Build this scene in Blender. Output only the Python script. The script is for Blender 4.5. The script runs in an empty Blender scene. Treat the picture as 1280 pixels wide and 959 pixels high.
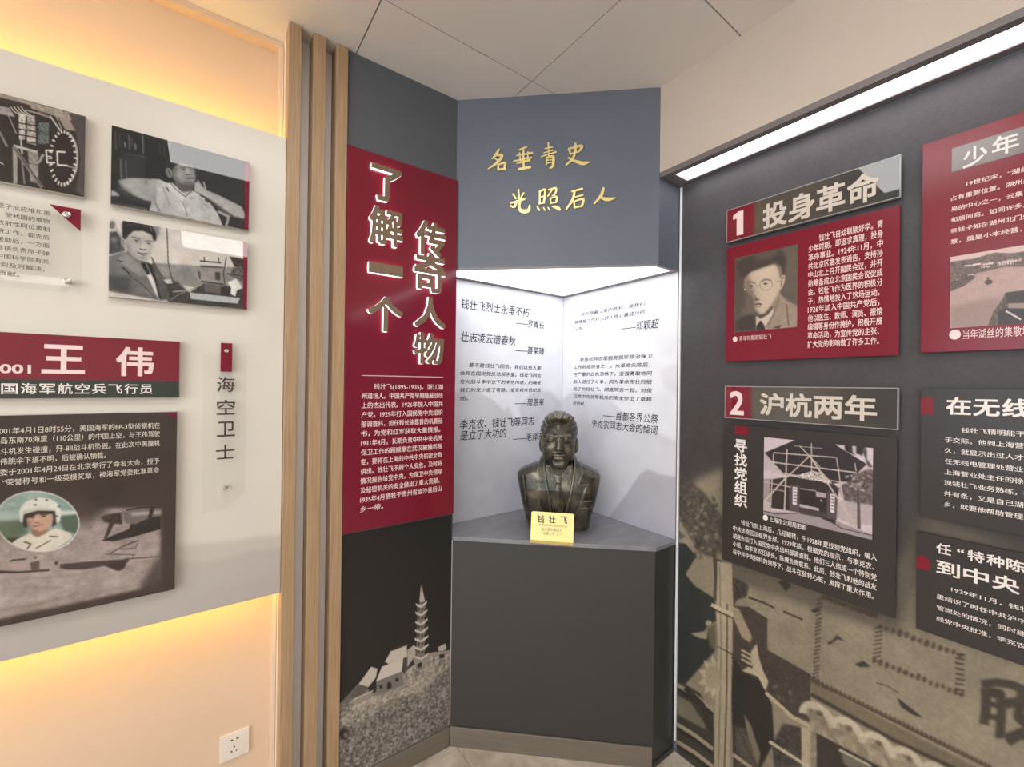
import bpy, bmesh, math, random
import numpy as np
from mathutils import Vector, Matrix

random.seed(7)
RNG = np.random.default_rng(7)
SC = bpy.context.scene
COL = SC.collection

# ------------------------------------------------------------------ camera, world, exposure
FPX = 529.773
YAW, PITCH, ROLL = math.radians(53.8975), math.radians(0.1172), math.radians(0.7172)
CAM = np.array([0.0, 0.0, 1.5])
_f = np.array([math.cos(YAW) * math.cos(PITCH), math.sin(YAW) * math.cos(PITCH), math.sin(PITCH)])
_r = np.array([math.sin(YAW), -math.cos(YAW), 0.0])
_u = np.cross(_r, _f)
_c, _s = math.cos(ROLL), math.sin(ROLL)
R_, U_ = _c * _r + _s * _u, -_s * _r + _c * _u
cam_data = bpy.data.cameras.new('camera')
cam_data.sensor_width = 36.0
cam_data.lens = FPX / 1280 * 36.0
cam_data.clip_start = 0.05
cam = bpy.data.objects.new('camera', cam_data)
COL.objects.link(cam)
M4 = Matrix(((R_[0], U_[0], -_f[0], CAM[0]), (R_[1], U_[1], -_f[1], CAM[1]), (R_[2], U_[2], -_f[2], CAM[2]), (0, 0, 0, 1)))
cam.matrix_world = M4
SC.camera = cam

SC.view_settings.view_transform = 'Standard'
SC.view_settings.look = 'None'
SC.view_settings.gamma = 1.0
SC.view_settings.use_curve_mapping = False
SC.view_settings.exposure = 0.0

W = bpy.data.worlds.new('world')
SC.world = W
W.use_nodes = True
W.node_tree.nodes['Background'].inputs[0].default_value = (0.86, 0.93, 1.0, 1)
W.node_tree.nodes['Background'].inputs[1].default_value = 5.6

CEIL_LAMP = 9.5          # radiance of the ceiling light panels
LINE_LAMP = 4.0          # long light under the bulkhead
NICHE_LAMP = 3.55         # luminous ceiling of the niche
STRIP_LAMP = 33.0        # warm strips behind the display board
LETTER_LAMP = 1.3        # glowing letter returns
LAMP_WHITE = (1.0, 0.975, 0.95)


def ray(x, y):
    return _f + R_ * ((x - 640.0) / FPX) - U_ * ((y - 479.5) / FPX)


# ------------------------------------------------------------------ materials
def lin(c):
    c = np.asarray(c, float) / 255.0
    return np.where(c <= 0.04045, c / 12.92, ((c + 0.055) / 1.055) ** 2.4)


def rgba(c, k=1.0):
    v = lin(c) * k
    return (float(v[0]), float(v[1]), float(v[2]), 1.0)


def sock(node, *names):
    for n in names:
        if n in node.inputs:
            return node.inputs[n]


def mat(name, c, rough=0.5, metal=0.0, spec=0.5, noise=0.0, nscale=30.0, bump=0.0, bscale=200.0, k=1.0, coat=0.0, emit=0.0, ecol=None, stretch=(1, 1, 1)):
    m = bpy.data.materials.new(name)
    m.use_nodes = True
    nt = m.node_tree
    b = nt.nodes['Principled BSDF']
    b.inputs['Base Color'].default_value = rgba(c, k)
    b.inputs['Roughness'].default_value = rough
    b.inputs['Metallic'].default_value = metal
    b.inputs['Specular IOR Level'].default_value = spec
    b.inputs['Coat Weight'].default_value = coat
    b.inputs['Coat Roughness'].default_value = 0.04
    if emit:
        b.inputs['Emission Color'].default_value = (*(ecol or (1, 1, 1)), 1)
        b.inputs['Emission Strength'].default_value = emit
    tc = nt.nodes.new('ShaderNodeTexCoord')
    mp = nt.nodes.new('ShaderNodeMapping')
    mp.inputs['Scale'].default_value = stretch
    nt.links.new(tc.outputs['Object'], mp.inputs['Vector'])
    if noise:
        n = nt.nodes.new('ShaderNodeTexNoise')
        n.inputs['Scale'].default_value = nscale
        n.inputs['Detail'].default_value = 6
        nt.links.new(mp.outputs[0], n.inputs['Vector'])
        r = nt.nodes.new('ShaderNodeValToRGB')
        r.color_ramp.elements[0].position = 0.3
        r.color_ramp.elements[1].position = 0.7
        r.color_ramp.elements[0].color = rgba(c, k * (1 - noise))
        r.color_ramp.elements[1].color = rgba(c, k * (1 + noise))
        nt.links.new(n.outputs['Fac'], r.inputs[0])
        nt.links.new(r.outputs[0], b.inputs['Base Color'])
    if bump:
        n2 = nt.nodes.new('ShaderNodeTexNoise')
        n2.inputs['Scale'].default_value = bscale
        n2.inputs['Detail'].default_value = 4
        nt.links.new(mp.outputs[0], n2.inputs['Vector'])
        bp = nt.nodes.new('ShaderNodeBump')
        bp.inputs['Strength'].default_value = bump
        bp.inputs['Distance'].default_value = 0.002
        nt.links.new(n2.outputs['Fac'], bp.inputs['Height'])
        nt.links.new(bp.outputs[0], b.inputs['Normal'])
    return m


def emit_mat(name, col, strength):
    m = bpy.data.materials.new(name)
    m.use_nodes = True
    nt = m.node_tree
    b = nt.nodes['Principled BSDF']
    b.inputs['Base Color'].default_value = (0.8, 0.8, 0.8, 1)
    b.inputs['Roughness'].default_value = 0.6
    b.inputs['Emission Color'].default_value = (*col, 1)
    b.inputs['Emission Strength'].default_value = strength
    return m


def print_mat(name, rough=0.12, spec=0.5):
    m = bpy.data.materials.new(name)
    m.use_nodes = True
    nt = m.node_tree
    b = nt.nodes['Principled BSDF']
    a = nt.nodes.new('ShaderNodeVertexColor')
    a.layer_name = 'ink'
    nt.links.new(a.outputs['Color'], b.inputs['Base Color'])
    b.inputs['Roughness'].default_value = rough
    b.inputs['Specular IOR Level'].default_value = spec
    return m


def acrylic_mat(name):
    m = bpy.data.materials.new(name)
    m.use_nodes = True
    nt = m.node_tree
    nt.nodes.remove(nt.nodes['Principled BSDF'])
    out = nt.nodes['Material Output']
    tr = nt.nodes.new('ShaderNodeBsdfTransparent')
    tr.inputs[0].default_value = (0.985, 0.985, 0.98, 1)
    gl = nt.nodes.new('ShaderNodeBsdfGlossy')
    gl.inputs['Roughness'].default_value = 0.03
    fr = nt.nodes.new('ShaderNodeFresnel')
    fr.inputs[0].default_value = 1.35
    mx = nt.nodes.new('ShaderNodeMixShader')
    ge = nt.nodes.new('ShaderNodeNewGeometry')
    inv = nt.nodes.new('ShaderNodeMath')
    inv.operation = 'SUBTRACT'
    inv.inputs[0].default_value = 1.0
    nt.links.new(ge.outputs['Backfacing'], inv.inputs[1])
    mu = nt.nodes.new('ShaderNodeMath')
    mu.operation = 'MULTIPLY'
    nt.links.new(fr.outputs[0], mu.inputs[0])
    nt.links.new(inv.outputs[0], mu.inputs[1])
    nt.links.new(mu.outputs[0], mx.inputs[0])
    nt.links.new(tr.outputs[0], mx.inputs[1])
    nt.links.new(gl.outputs[0], mx.inputs[2])
    nt.links.new(mx.outputs[0], out.inputs[0])
    return m


def wood_mat(name, c1, c2):
    m = bpy.data.materials.new(name)
    m.use_nodes = True
    nt = m.node_tree
    b = nt.nodes['Principled BSDF']
    tc = nt.nodes.new('ShaderNodeTexCoord')
    mp = nt.nodes.new('ShaderNodeMapping')
    mp.inputs['Scale'].default_value = (60, 60, 1.6)
    n = nt.nodes.new('ShaderNodeTexNoise')
    n.inputs['Scale'].default_value = 4
    n.inputs['Detail'].default_value = 8
    r = nt.nodes.new('ShaderNodeValToRGB')
    r.color_ramp.elements[0].position = 0.3
    r.color_ramp.elements[1].position = 0.7
    r.color_ramp.elements[0].color = rgba(c1)
    r.color_ramp.elements[1].color = rgba(c2)
    nt.links.new(tc.outputs['Object'], mp.inputs[0])
    nt.links.new(mp.outputs[0], n.inputs['Vector'])
    nt.links.new(n.outputs['Fac'], r.inputs[0])
    nt.links.new(r.outputs[0], b.inputs['Base Color'])
    b.inputs['Roughness'].default_value = 0.45
    return m


def floor_mat(name):
    m = bpy.data.materials.new(name)
    m.use_nodes = True
    nt = m.node_tree
    b = nt.nodes['Principled BSDF']
    tc = nt.nodes.new('ShaderNodeTexCoord')
    n = nt.nodes.new('ShaderNodeTexNoise')
    n.inputs['Scale'].default_value = 5
    n.inputs['Detail'].default_value = 10
    n.inputs['Roughness'].default_value = 0.65
    n.inputs['Distortion'].default_value = 1.2
    r = nt.nodes.new('ShaderNodeValToRGB')
    r.color_ramp.elements[0].position = 0.3
    r.color_ramp.elements[1].position = 0.68
    r.color_ramp.elements[0].color = rgba((172, 156, 138))
    r.color_ramp.elements[1].color = rgba((220, 208, 190))
    nt.links.new(tc.outputs['Object'], n.inputs['Vector'])
    nt.links.new(n.outputs['Fac'], r.inputs[0])
    nt.links.new(r.outputs[0], b.inputs['Base Color'])
    b.inputs['Roughness'].default_value = 0.18
    return m


def bronze_mat(name):
    m = bpy.data.materials.new(name)
    m.use_nodes = True
    nt = m.node_tree
    b = nt.nodes['Principled BSDF']
    tc = nt.nodes.new('ShaderNodeTexCoord')
    n = nt.nodes.new('ShaderNodeTexNoise')
    n.inputs['Scale'].default_value = 16
    n.inputs['Detail'].default_value = 7
    n.inputs['Roughness'].default_value = 0.6
    nt.links.new(tc.outputs['Object'], n.inputs['Vector'])
    r = nt.nodes.new('ShaderNodeValToRGB')
    e = r.color_ramp.elements
    e[0].position = 0.32
    e[0].color = rgba((38, 42, 40))
    e[1].position = 0.72
    e[1].color = rgba((126, 117, 99))
    e2 = e.new(0.5)
    e2.color = rgba((70, 67, 60))
    nt.links.new(n.outputs['Fac'], r.inputs[0])
    g = nt.nodes.new('ShaderNodeNewGeometry')
    pr = nt.nodes.new('ShaderNodeValToRGB')
    pr.color_ramp.elements[0].position = 0.50
    pr.color_ramp.elements[1].position = 0.60
    nt.links.new(g.outputs['Pointiness'], pr.inputs[0])
    mx = nt.nodes.new('ShaderNodeMixRGB')
    mx.inputs[2].default_value = rgba((176, 166, 140))
    nt.links.new(pr.outputs[0], mx.inputs[0])
    nt.links.new(r.outputs[0], mx.inputs[1])
    nt.links.new(mx.outputs[0], b.inputs['Base Color'])
    b.inputs['Metallic'].default_value = 0.62
    b.inputs['Roughness'].default_value = 0.31
    n2 = nt.nodes.new('ShaderNodeTexNoise')
    n2.inputs['Scale'].default_value = 90
    bp = nt.nodes.new('ShaderNodeBump')
    bp.inputs['Strength'].default_value = 0.25
    bp.inputs['Distance'].default_value = 0.002
    nt.links.new(tc.outputs['Object'], n2.inputs['Vector'])
    nt.links.new(n2.outputs['Fac'], bp.inputs['Height'])
    nt.links.new(bp.outputs[0], b.inputs['Normal'])
    return m


MT = dict(
    cream=mat('cream_paint', (218, 192, 166), 0.7, bump=0.15),
    soffit=mat('bulkhead_paint', (198, 184, 171), 0.75, noise=0.06, nscale=1.6, bump=0.15),
    tile=mat('ceiling_tile', (223, 218, 213), 0.7, noise=0.03, nscale=2),
    seam=mat('seam_black', (45, 40, 38), 0.9),
    dark=mat('slate_paint', (99, 105, 117), 0.5, noise=0.04, nscale=3),
    pier=mat('charcoal_paint', (88, 91, 95), 0.5, noise=0.04, nscale=3),
    room=mat('far_wall_paint', (224, 220, 214), 0.8),
    red=mat('red_acrylic', (120, 24, 44), 0.10, noise=0.03, nscale=4),
    redp=mat('red_print', (122, 22, 42), 0.22, spec=0.3, noise=0.03, nscale=4),
    board=mat('white_board', (214, 206, 190), 0.35),
    edge=mat('board_edge', (190, 182, 172), 0.4),
    black=mat('dark_panel', (52, 47, 45), 0.32, spec=0.35, noise=0.06, nscale=5),
    ink=mat('white_lettering', (232, 222, 216), 0.4),
    pinkink=mat('pale_lettering', (236, 208, 204), 0.35),
    beigeink=mat('beige_lettering', (206, 194, 180), 0.4),
    blackink=mat('black_lettering', (58, 55, 56), 0.5),
    brownink=mat('dark_lettering', (62, 50, 44), 0.4),
    greyink=mat('grey_lettering', (50, 50, 58), 0.9, spec=0.0),
    wood=wood_mat('ash_wood', (156, 126, 94), (182, 151, 116)),
    slatback=mat('pale_backing', (240, 234, 228), 0.6),
    backing=mat('slat_backing', (186, 178, 168), 0.6),
    counter=mat('grey_counter', (128, 126, 130), 0.25, noise=0.12, nscale=9, stretch=(1, 3, 1)),
    pedestal=mat('slate_panel', (57, 54, 52), 0.42, noise=0.04, nscale=4),
    skirting=mat('brushed_skirting', (126, 117, 105), 0.35, metal=0.35, noise=0.08, nscale=8, stretch=(1, 1, 14)),
    white=mat('white_plastic', (226, 218, 206), 0.35),
    bead=mat('white_bead', (232, 230, 228), 0.35),
    steel=mat('polished_steel', (205, 202, 196), 0.2, metal=1.0),
    gold=mat('gold_metal', (240, 220, 150), 0.36, metal=0.6, bump=0.1, bscale=300),
    brass=mat('brass_sheet', (212, 192, 126), 0.4, metal=0.5, noise=0.05, nscale=20),
    bronzeface=mat('bronze_letter_face', (142, 122, 100), 0.35, metal=0.5),
    framegrey=mat('grey_frame', (128, 122, 122), 0.4, metal=0.3),
    hole=mat('socket_hole', (30, 25, 22), 0.8),
    floor=floor_mat('beige_marble'),
    bronze=bronze_mat('patinated_bronze'),
    acrylic=acrylic_mat('clear_acrylic'),
    photo=print_mat('glossy_print', 0.015, 0.5),
    mural=print_mat('matt_mural_print', 0.5, 0.35),
    scene=print_mat('satin_print', 0.3, 0.4),
    lamp=emit_mat('ceiling_diffuser', LAMP_WHITE, CEIL_LAMP),
    line=emit_mat('line_diffuser', (1.0, 0.94, 0.97), LINE_LAMP),
    niche=emit_mat('niche_diffuser', (0.88, 0.93, 1.0), NICHE_LAMP),
    strip=emit_mat('warm_led', (1.0, 0.60, 0.07), STRIP_LAMP),
    glow=emit_mat('glowing_acrylic', (1.0, 0.93, 0.9), LETTER_LAMP),
)


# ------------------------------------------------------------------ object helpers
def link(name, me, m=None, parent=None, smooth=False):
    o = bpy.data.objects.new(name, me)
    COL.objects.link(o)
    if m is not None:
        ms = m if isinstance(m, (list, tuple)) else [m]
        for x in ms:
            me.materials.append(x)
    if parent is not None:
        o.parent = parent
    if smooth:
        for p in me.polygons:
            p.use_smooth = True
    return o


def tag(o, label, cat, group=None):
    o['label'] = label
    o['category'] = cat
    if group:
        o['group'] = group
    return o


def empty(name, loc, label, cat, group=None):
    o = bpy.data.objects.new(name, None)
    o.empty_display_size = 0.05
    o.location = loc
    COL.objects.link(o)
    return tag(o, label, cat, group)


def keep_world(o, parent):
    o.parent = parent
    o.matrix_parent_inverse = Matrix.Translation(-Vector(parent.location)) if True else None
    return o


def structure(o):
    o['kind'] = 'structure'
    return o


def bm_obj(name, bm, m, parent=None, bevel=0.0, smooth=False):
    if bevel:
        bmesh.ops.bevel(bm, geom=list(bm.edges), offset=bevel, segments=2, affect='EDGES', profile=0.5)
    bmesh.ops.recalc_face_normals(bm, faces=list(bm.faces))
    me = bpy.data.meshes.new(name)
    bm.to_mesh(me)
    bm.free()
    o = link(name, me, m, None, smooth)
    if parent is not None:
        keep_world(o, parent)
    return o


def box(bm, lo, hi):
    vs = [bm.verts.new((x, y, z)) for x in (lo[0], hi[0]) for y in (lo[1], hi[1]) for z in (lo[2], hi[2])]
    for f in ((0, 1, 3, 2), (4, 6, 7, 5), (0, 4, 5, 1), (2, 3, 7, 6), (0, 2, 6, 4), (1, 5, 7, 3)):
        bm.faces.new([vs[i] for i in f])


def prism(bm, pts, z0, z1):
    a = [bm.verts.new((p[0], p[1], z0)) for p in pts]
    b = [bm.verts.new((p[0], p[1], z1)) for p in pts]
    n = len(pts)
    bm.faces.new(a[::-1])
    bm.faces.new(b)
    for i in range(n):
        bm.faces.new((a[i], a[(i + 1) % n], b[(i + 1) % n], b[i]))


def box_obj(name, lo, hi, m, parent=None, bevel=0.0):
    bm = bmesh.new()
    box(bm, lo, hi)
    return bm_obj(name, bm, m, parent, bevel)


class Frame:
    """A wall plane: origin, direction to the right, outward normal."""
    def __init__(s, o, u, n):
        s.o, s.u, s.n = np.array(o, float), np.array(u, float), np.array(n, float)
        s.z = np.array([0, 0, 1.0])
        s.c = (0, 0, 1)

    def crop(s, x, y, k):
        g = Frame(s.o, s.u, s.n)
        g.c = (x, y, k)
        return g

    def at(s, x, y, d=0.0):            # measured pixel -> place on the plane (d in front of it)
        x, y = s.c[0] + x / s.c[2], s.c[1] + y / s.c[2]
        r = ray(x, y)
        o = s.o + s.n * d
        t = np.dot(o - CAM, s.n) / np.dot(r, s.n)
        p = CAM + r * t - s.o
        return float(p @ s.u), float(p[2])

    def P(s, u, v, d=0.0):
        return s.o + s.u * u + s.z * v + s.n * d


def slab(name, F, u0, u1, v0, v1, d0, d1, m, parent=None, bevel=0.0):
    bm = bmesh.new()
    vs = [bm.verts.new(F.P(u, v, d)) for u in (u0, u1) for v in (v0, v1) for d in (d0, d1)]
    for f in ((0, 1, 3, 2), (4, 6, 7, 5), (0, 4, 5, 1), (2, 3, 7, 6), (0, 2, 6, 4), (1, 5, 7, 3)):
        bm.faces.new([vs[i] for i in f])
    return bm_obj(name, bm, m, parent, bevel)


def polyslab(name, F, pts, d0, d1, m, parent=None):
    bm = bmesh.new()
    a = [bm.verts.new(F.P(u, v, d0)) for u, v in pts]
    b = [bm.verts.new(F.P(u, v, d1)) for u, v in pts]
    n = len(pts)
    bm.faces.new(a[::-1])
    bm.faces.new(b)
    for i in range(n):
        bm.faces.new((a[i], a[(i + 1) % n], b[(i + 1) % n], b[i]))
    return bm_obj(name, bm, m, parent)


def screw(name, F, u, v, d0, d1, r, parent):
    """Domed stand-off cap turned from a profile."""
    bm = bmesh.new()
    prof = [(r * 0.75, d0), (r * 0.75, d0 + (d1 - d0) * 0.55), (r, d0 + (d1 - d0) * 0.58), (r, d1 - r * 0.22), (r * 0.9, d1 - r * 0.08), (r * 0.6, d1), (r * 0.5, d1 - r * 0.06)]
    rings = []
    N = 20
    for rr, d in prof:
        rings.append([bm.verts.new(F.P(u + rr * math.cos(2 * math.pi * i / N), v + rr * math.sin(2 * math.pi * i / N), d)) for i in range(N)])
    for a, b in zip(rings, rings[1:]):
        for i in range(N):
            bm.faces.new((a[i], a[(i + 1) % N], b[(i + 1) % N], b[i]))
    bm.faces.new(rings[-1])
    bm.faces.new(rings[0][::-1])
    return bm_obj(name, bm, MT['steel'], parent)


# ------------------------------------------------------------------ lettering
def glyph_mesh(strings, bold=0.0, extrude=0.0, shear=0.0):
    copies = 4 if len(strings) < 12 and max(len(x) for x in strings) < 6 else 2
    """List of (verts Nx3, faces) for each string, size 1, baseline at 0."""
    objs = []
    for s in strings:
        cu = bpy.data.curves.new('t', 'FONT')
        cu.body = s
        cu.size = 1.0
        cu.extrude = extrude
        cu.shear = shear
        cu.resolution_u = 3
        cu.fill_mode = 'BOTH' if extrude else 'FRONT'
        o = bpy.data.objects.new('t', cu)
        COL.objects.link(o)
        objs.append(o)
    dg = bpy.context.evaluated_depsgraph_get()
    dg.update()
    out = []
    for o in objs:
        ev = o.evaluated_get(dg)
        me = ev.to_mesh()
        v = np.zeros(len(me.vertices) * 3)
        me.vertices.foreach_get('co', v)
        v = v.reshape(-1, 3)
        fs = [tuple(p.vertices) for p in me.polygons]
        ev.to_mesh_clear()
        dz = 0.00009 if not extrude else 0.02 * extrude
        if bold and len(v):             # heavier strokes: the same glyph laid over itself, slightly spread
            n0 = len(v)
            b = bold
            sh_ = [(-b, -b), (b, -b), (-b, b), (b, b)] if copies == 4 else [(-b, -b * 0.7), (b, b * 0.7)]
            if b > 0.022:
                sh_ += [(0, 0), (-b, 0), (b, 0), (0, b), (0, -b)]
            v = np.concatenate([v + np.array([dx, dy, dz * k]) for k, (dx, dy) in enumerate(sh_)])
            fs = [tuple(i + n0 * k for i in f) for k in range(len(sh_)) for f in fs]
        out.append((v, fs))
    for o in objs:
        cu = o.data
        bpy.data.objects.remove(o)
        bpy.data.curves.remove(cu)
    return out


def make_text(name, F, d, items, m, parent, bold=0.0, shear=0.0):
    """items: (string, left u, centre v, glyph height, width or None for natural, aspect)."""
    gl = glyph_mesh([i[0] for i in items], bold, 0.0, shear)
    V, FA, base = [], [], 0
    for (s, u, vc, h, w, asp), (v, fs) in zip(items, gl):
        if not len(v):
            continue
        x0, x1 = v[:, 0].min(), v[:, 0].max()
        sx = (w / (x1 - x0)) if w else h * asp
        pu = u + (v[:, 0] - (x0 if w else 0)) * sx
        pv = vc + (v[:, 1] - 0.37) * h
        V.append(F.o + np.outer(pu, F.u) + np.outer(pv, F.z) + np.outer(v[:, 2] + d, F.n))
        FA += [tuple(i + base for i in f) for f in fs]
        base += len(v)
    V = np.concatenate(V)
    me = bpy.data.meshes.new(name)
    me.from_pydata(V.tolist(), [], FA)
    o = link(name, me, m)
    if parent is not None:
        keep_world(o, parent)
    return o


def para(lines, uL, uR, v1, pitch, size, adv=None, right=False):
    """Lines of a paragraph; '~' in front = not stretched to the full measure."""
    items = []
    full = uR - uL
    for i, s in enumerate(lines):
        loose = s.startswith('~')
        s = s.lstrip('~')
        n = len(s) - len(s.lstrip('　'))
        t = s.lstrip('　')
        a = adv or size
        wid = sum(0.6 if ord(c) < 256 else 1.0 for c in t) * a - 0.08 * a
        if t and t[-1] in '。，、' and (not loose):
            wid_full = full - n * a - 0.45 * a
        else:
            wid_full = full - n * a
        w = wid if loose else wid_full
        u = uL + n * a
        if right:
            u = uR - w
        items.append((t, u, v1 - pitch * i, size, w, 1.0))
    return items


# ------------------------------------------------------------------ printed pictures (inked vertex by vertex)
def vnoise(h, w, cell, seed):
    r = np.random.default_rng(seed)
    gh, gw = int(h / cell) + 3, int(w / cell) + 3
    g = r.random((gh, gw))
    y = np.arange(h) / cell
    x = np.arange(w) / cell
    yi, xi = y.astype(int), x.astype(int)
    fy, fx = (y - yi)[:, None], (x - xi)[None]
    fy, fx = fy * fy * (3 - 2 * fy), fx * fx * (3 - 2 * fx)
    a = g[yi][:, xi]
    b = g[yi][:, xi + 1]
    c = g[yi + 1][:, xi]
    d = g[yi + 1][:, xi + 1]
    return (a * (1 - fx) + b * fx) * (1 - fy) + (c * (1 - fx) + d * fx) * fy


def blur1(a, s):
    n = max(1, int(3 * s + 0.5))
    k = np.exp(-0.5 * (np.arange(-n, n + 1) / s) ** 2)
    k /= k.sum()
    p = np.pad(a, ((n, n), (0, 0)), mode='edge')
    a = sum(k[i] * p[i:i + a.shape[0]] for i in range(2 * n + 1))
    p = np.pad(a, ((0, 0), (n, n)), mode='edge')
    return sum(k[i] * p[:, i:i + a.shape[1]] for i in range(2 * n + 1))


def blur1c(img, s):
    return np.stack([blur1(img[..., i], s) for i in range(3)], -1)


class Print:
    def __init__(s, F, d, u0, u1, v0, v1, nx, base):
        s.F, s.d, s.u0, s.u1, s.v0, s.v1 = F, d, u0, u1, v0, v1
        s.w = nx
        s.h = max(8, int(round(nx * (v1 - v0) / (u1 - u0))))
        s.img = np.zeros((s.h, s.w, 3)) + np.array(base if hasattr(base, '__len__') else (base,) * 3, float)
        s.seed = 11

    def xy(s, p):
        u, v = s.F.at(p[0], p[1], s.d)
        return (u - s.u0) / (s.u1 - s.u0) * (s.w - 1), (s.v1 - v) / (s.v1 - s.v0) * (s.h - 1)

    def mask(s, q):
        q = np.array(q, float)
        x0, y0 = np.floor(q.min(0)).astype(int) - 1
        x1, y1 = np.ceil(q.max(0)).astype(int) + 2
        x0, y0, x1, y1 = max(x0, 0), max(y0, 0), min(x1, s.w), min(y1, s.h)
        m = np.zeros((s.h, s.w))
        if x1 <= x0 or y1 <= y0:
            return m
        acc = np.zeros((y1 - y0, x1 - x0))
        for oy in (-0.25, 0.25):
            for ox in (-0.25, 0.25):
                X = np.arange(x0, x1)[None] + ox
                Y = np.arange(y0, y1)[:, None] + oy
                ins = np.zeros((y1 - y0, x1 - x0), bool)
                for a, b in zip(q, np.roll(q, -1, 0)):
                    if a[1] == b[1]:
                        continue
                    c = ((a[1] > Y) != (b[1] > Y)) & (X < (b[0] - a[0]) * (Y - a[1]) / (b[1] - a[1]) + a[0])
                    ins ^= c
                acc += ins * 0.25
        m[y0:y1, x0:x1] = acc
        return m

    def put(s, m, col, alpha=1.0, blur=0.0, tex=0.0, cell=6):
        ys, xs = np.nonzero(m.any(1))[0], np.nonzero(m.any(0))[0]
        if not len(ys):
            return s
        k = int(3 * blur) + 3
        y0, y1, x0, x1 = max(ys[0] - k, 0), min(ys[-1] + k + 1, s.h), max(xs[0] - k, 0), min(xs[-1] + k + 1, s.w)
        m = m[y0:y1, x0:x1]
        if blur:
            m = blur1(m, blur)
        c = np.array(col if hasattr(col, '__len__') else (col,) * 3, float)
        if tex:
            s.seed += 1
            h, w = m.shape
            t = 1 + tex * (2 * (0.6 * vnoise(h, w, cell, s.seed) + 0.4 * vnoise(h, w, max(1.5, cell / 3), s.seed + 99)) - 1)
            c = c * t[..., None]
        m = (m * alpha)[..., None]
        q = s.img[y0:y1, x0:x1]
        s.img[y0:y1, x0:x1] = q * (1 - m) + c * m
        return s

    def poly(s, pts, col, blur=0.6, alpha=1.0, tex=0.0, cell=6):
        return s.put(s.mask([s.xy(p) for p in pts]), col, alpha, blur, tex, cell)

    def ell(s, cx, cy, rx, ry, col, rot=0.0, blur=0.6, alpha=1.0, tex=0.0, cell=6):
        t = np.linspace(0, 2 * np.pi, 28, endpoint=False)
        c, n = math.cos(math.radians(rot)), math.sin(math.radians(rot))
        x, y = rx * np.cos(t), ry * np.sin(t)
        return s.poly(list(zip(cx + x * c - y * n, cy + x * n + y * c)), col, blur, alpha, tex, cell)

    def line(s, pts, wd, col, blur=0.5, alpha=1.0):
        m = np.zeros((s.h, s.w))
        for a, b in zip(pts, pts[1:]):
            dx, dy = b[0] - a[0], b[1] - a[1]
            L = math.hypot(dx, dy) + 1e-6
            ox, oy = -dy / L * wd / 2, dx / L * wd / 2
            ex, ey = dx / L * wd * 0.2, dy / L * wd * 0.2
            q = [(a[0] + ox - ex, a[1] + oy - ey), (b[0] + ox + ex, b[1] + oy + ey), (b[0] - ox + ex, b[1] - oy + ey), (a[0] - ox - ex, a[1] - oy - ey)]
            m = np.maximum(m, s.mask([s.xy(p) for p in q]))
        return s.put(m, col, alpha, blur)

    def grain(s, amt, cell, seed=0):
        n = vnoise(s.h, s.w, cell, 300 + seed) - 0.5
        s.img = s.img * (1 + 2 * amt * n[..., None])
        return s

    def build(s, name, m, parent, dd=0.0006, k=1.0):
        us = np.linspace(s.u0, s.u1, s.w)
        vs = np.linspace(s.v1, s.v0, s.h)
        P = (s.F.o + s.F.n * (s.d + dd))[None, None] + us[None, :, None] * s.F.u + vs[:, None, None] * s.F.z
        P = P.reshape(-1, 3)
        idx = np.arange(s.w * s.h).reshape(s.h, s.w)
        q = np.stack([idx[:-1, :-1], idx[1:, :-1], idx[1:, 1:], idx[:-1, 1:]], -1).reshape(-1, 4)
        me = bpy.data.meshes.new(name)
        me.vertices.add(len(P))
        me.vertices.foreach_set('co', P.ravel())
        me.loops.add(q.size)
        me.loops.foreach_set('vertex_index', q.ravel().astype(np.int32))
        me.polygons.add(len(q))
        me.polygons.foreach_set('loop_start', np.arange(0, q.size, 4, dtype=np.int32))
        at = me.color_attributes.new('ink', 'FLOAT_COLOR', 'POINT')
        c = np.ones((len(P), 4), np.float32)
        c[:, :3] = np.clip(lin(np.clip(s.img, 0, 255)) * k, 0, 1).reshape(-1, 3)
        at.data.foreach_set('color', c.ravel())
        me.update(calc_edges=True)
        o = link(name, me, m)
        if parent is not None:
            keep_world(o, parent)
        return o


# ------------------------------------------------------------------ the room
YL = 1.705     # left wall plane
XR = 1.585     # right wall plane
ZC = 2.68
YP = 1.565     # face of the red pillar
A_ = np.array([0.843, 1.565])
B_ = np.array([1.445, 1.012])
TILE = 0.5886
XMIN, YMIN = -3.25, -5.9

FL = Frame((0, YP, 0), (1, 0, 0), (0, -1, 0))          # boards on the left wall / pillar face
FW = Frame((0, YL, 0), (1, 0, 0), (0, -1, 0))          # left wall itself
FR = Frame((XR, 0, 0), (0, -1, 0), (-1, 0, 0))         # right wall
_hu = (B_ - A_) / np.linalg.norm(B_ - A_)
FH = Frame((A_[0], A_[1], 0), (_hu[0], _hu[1], 0), (_hu[1], -_hu[0], 0))   # diagonal face of the corner niche
HLEN = float(np.linalg.norm(B_ - A_))

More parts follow.
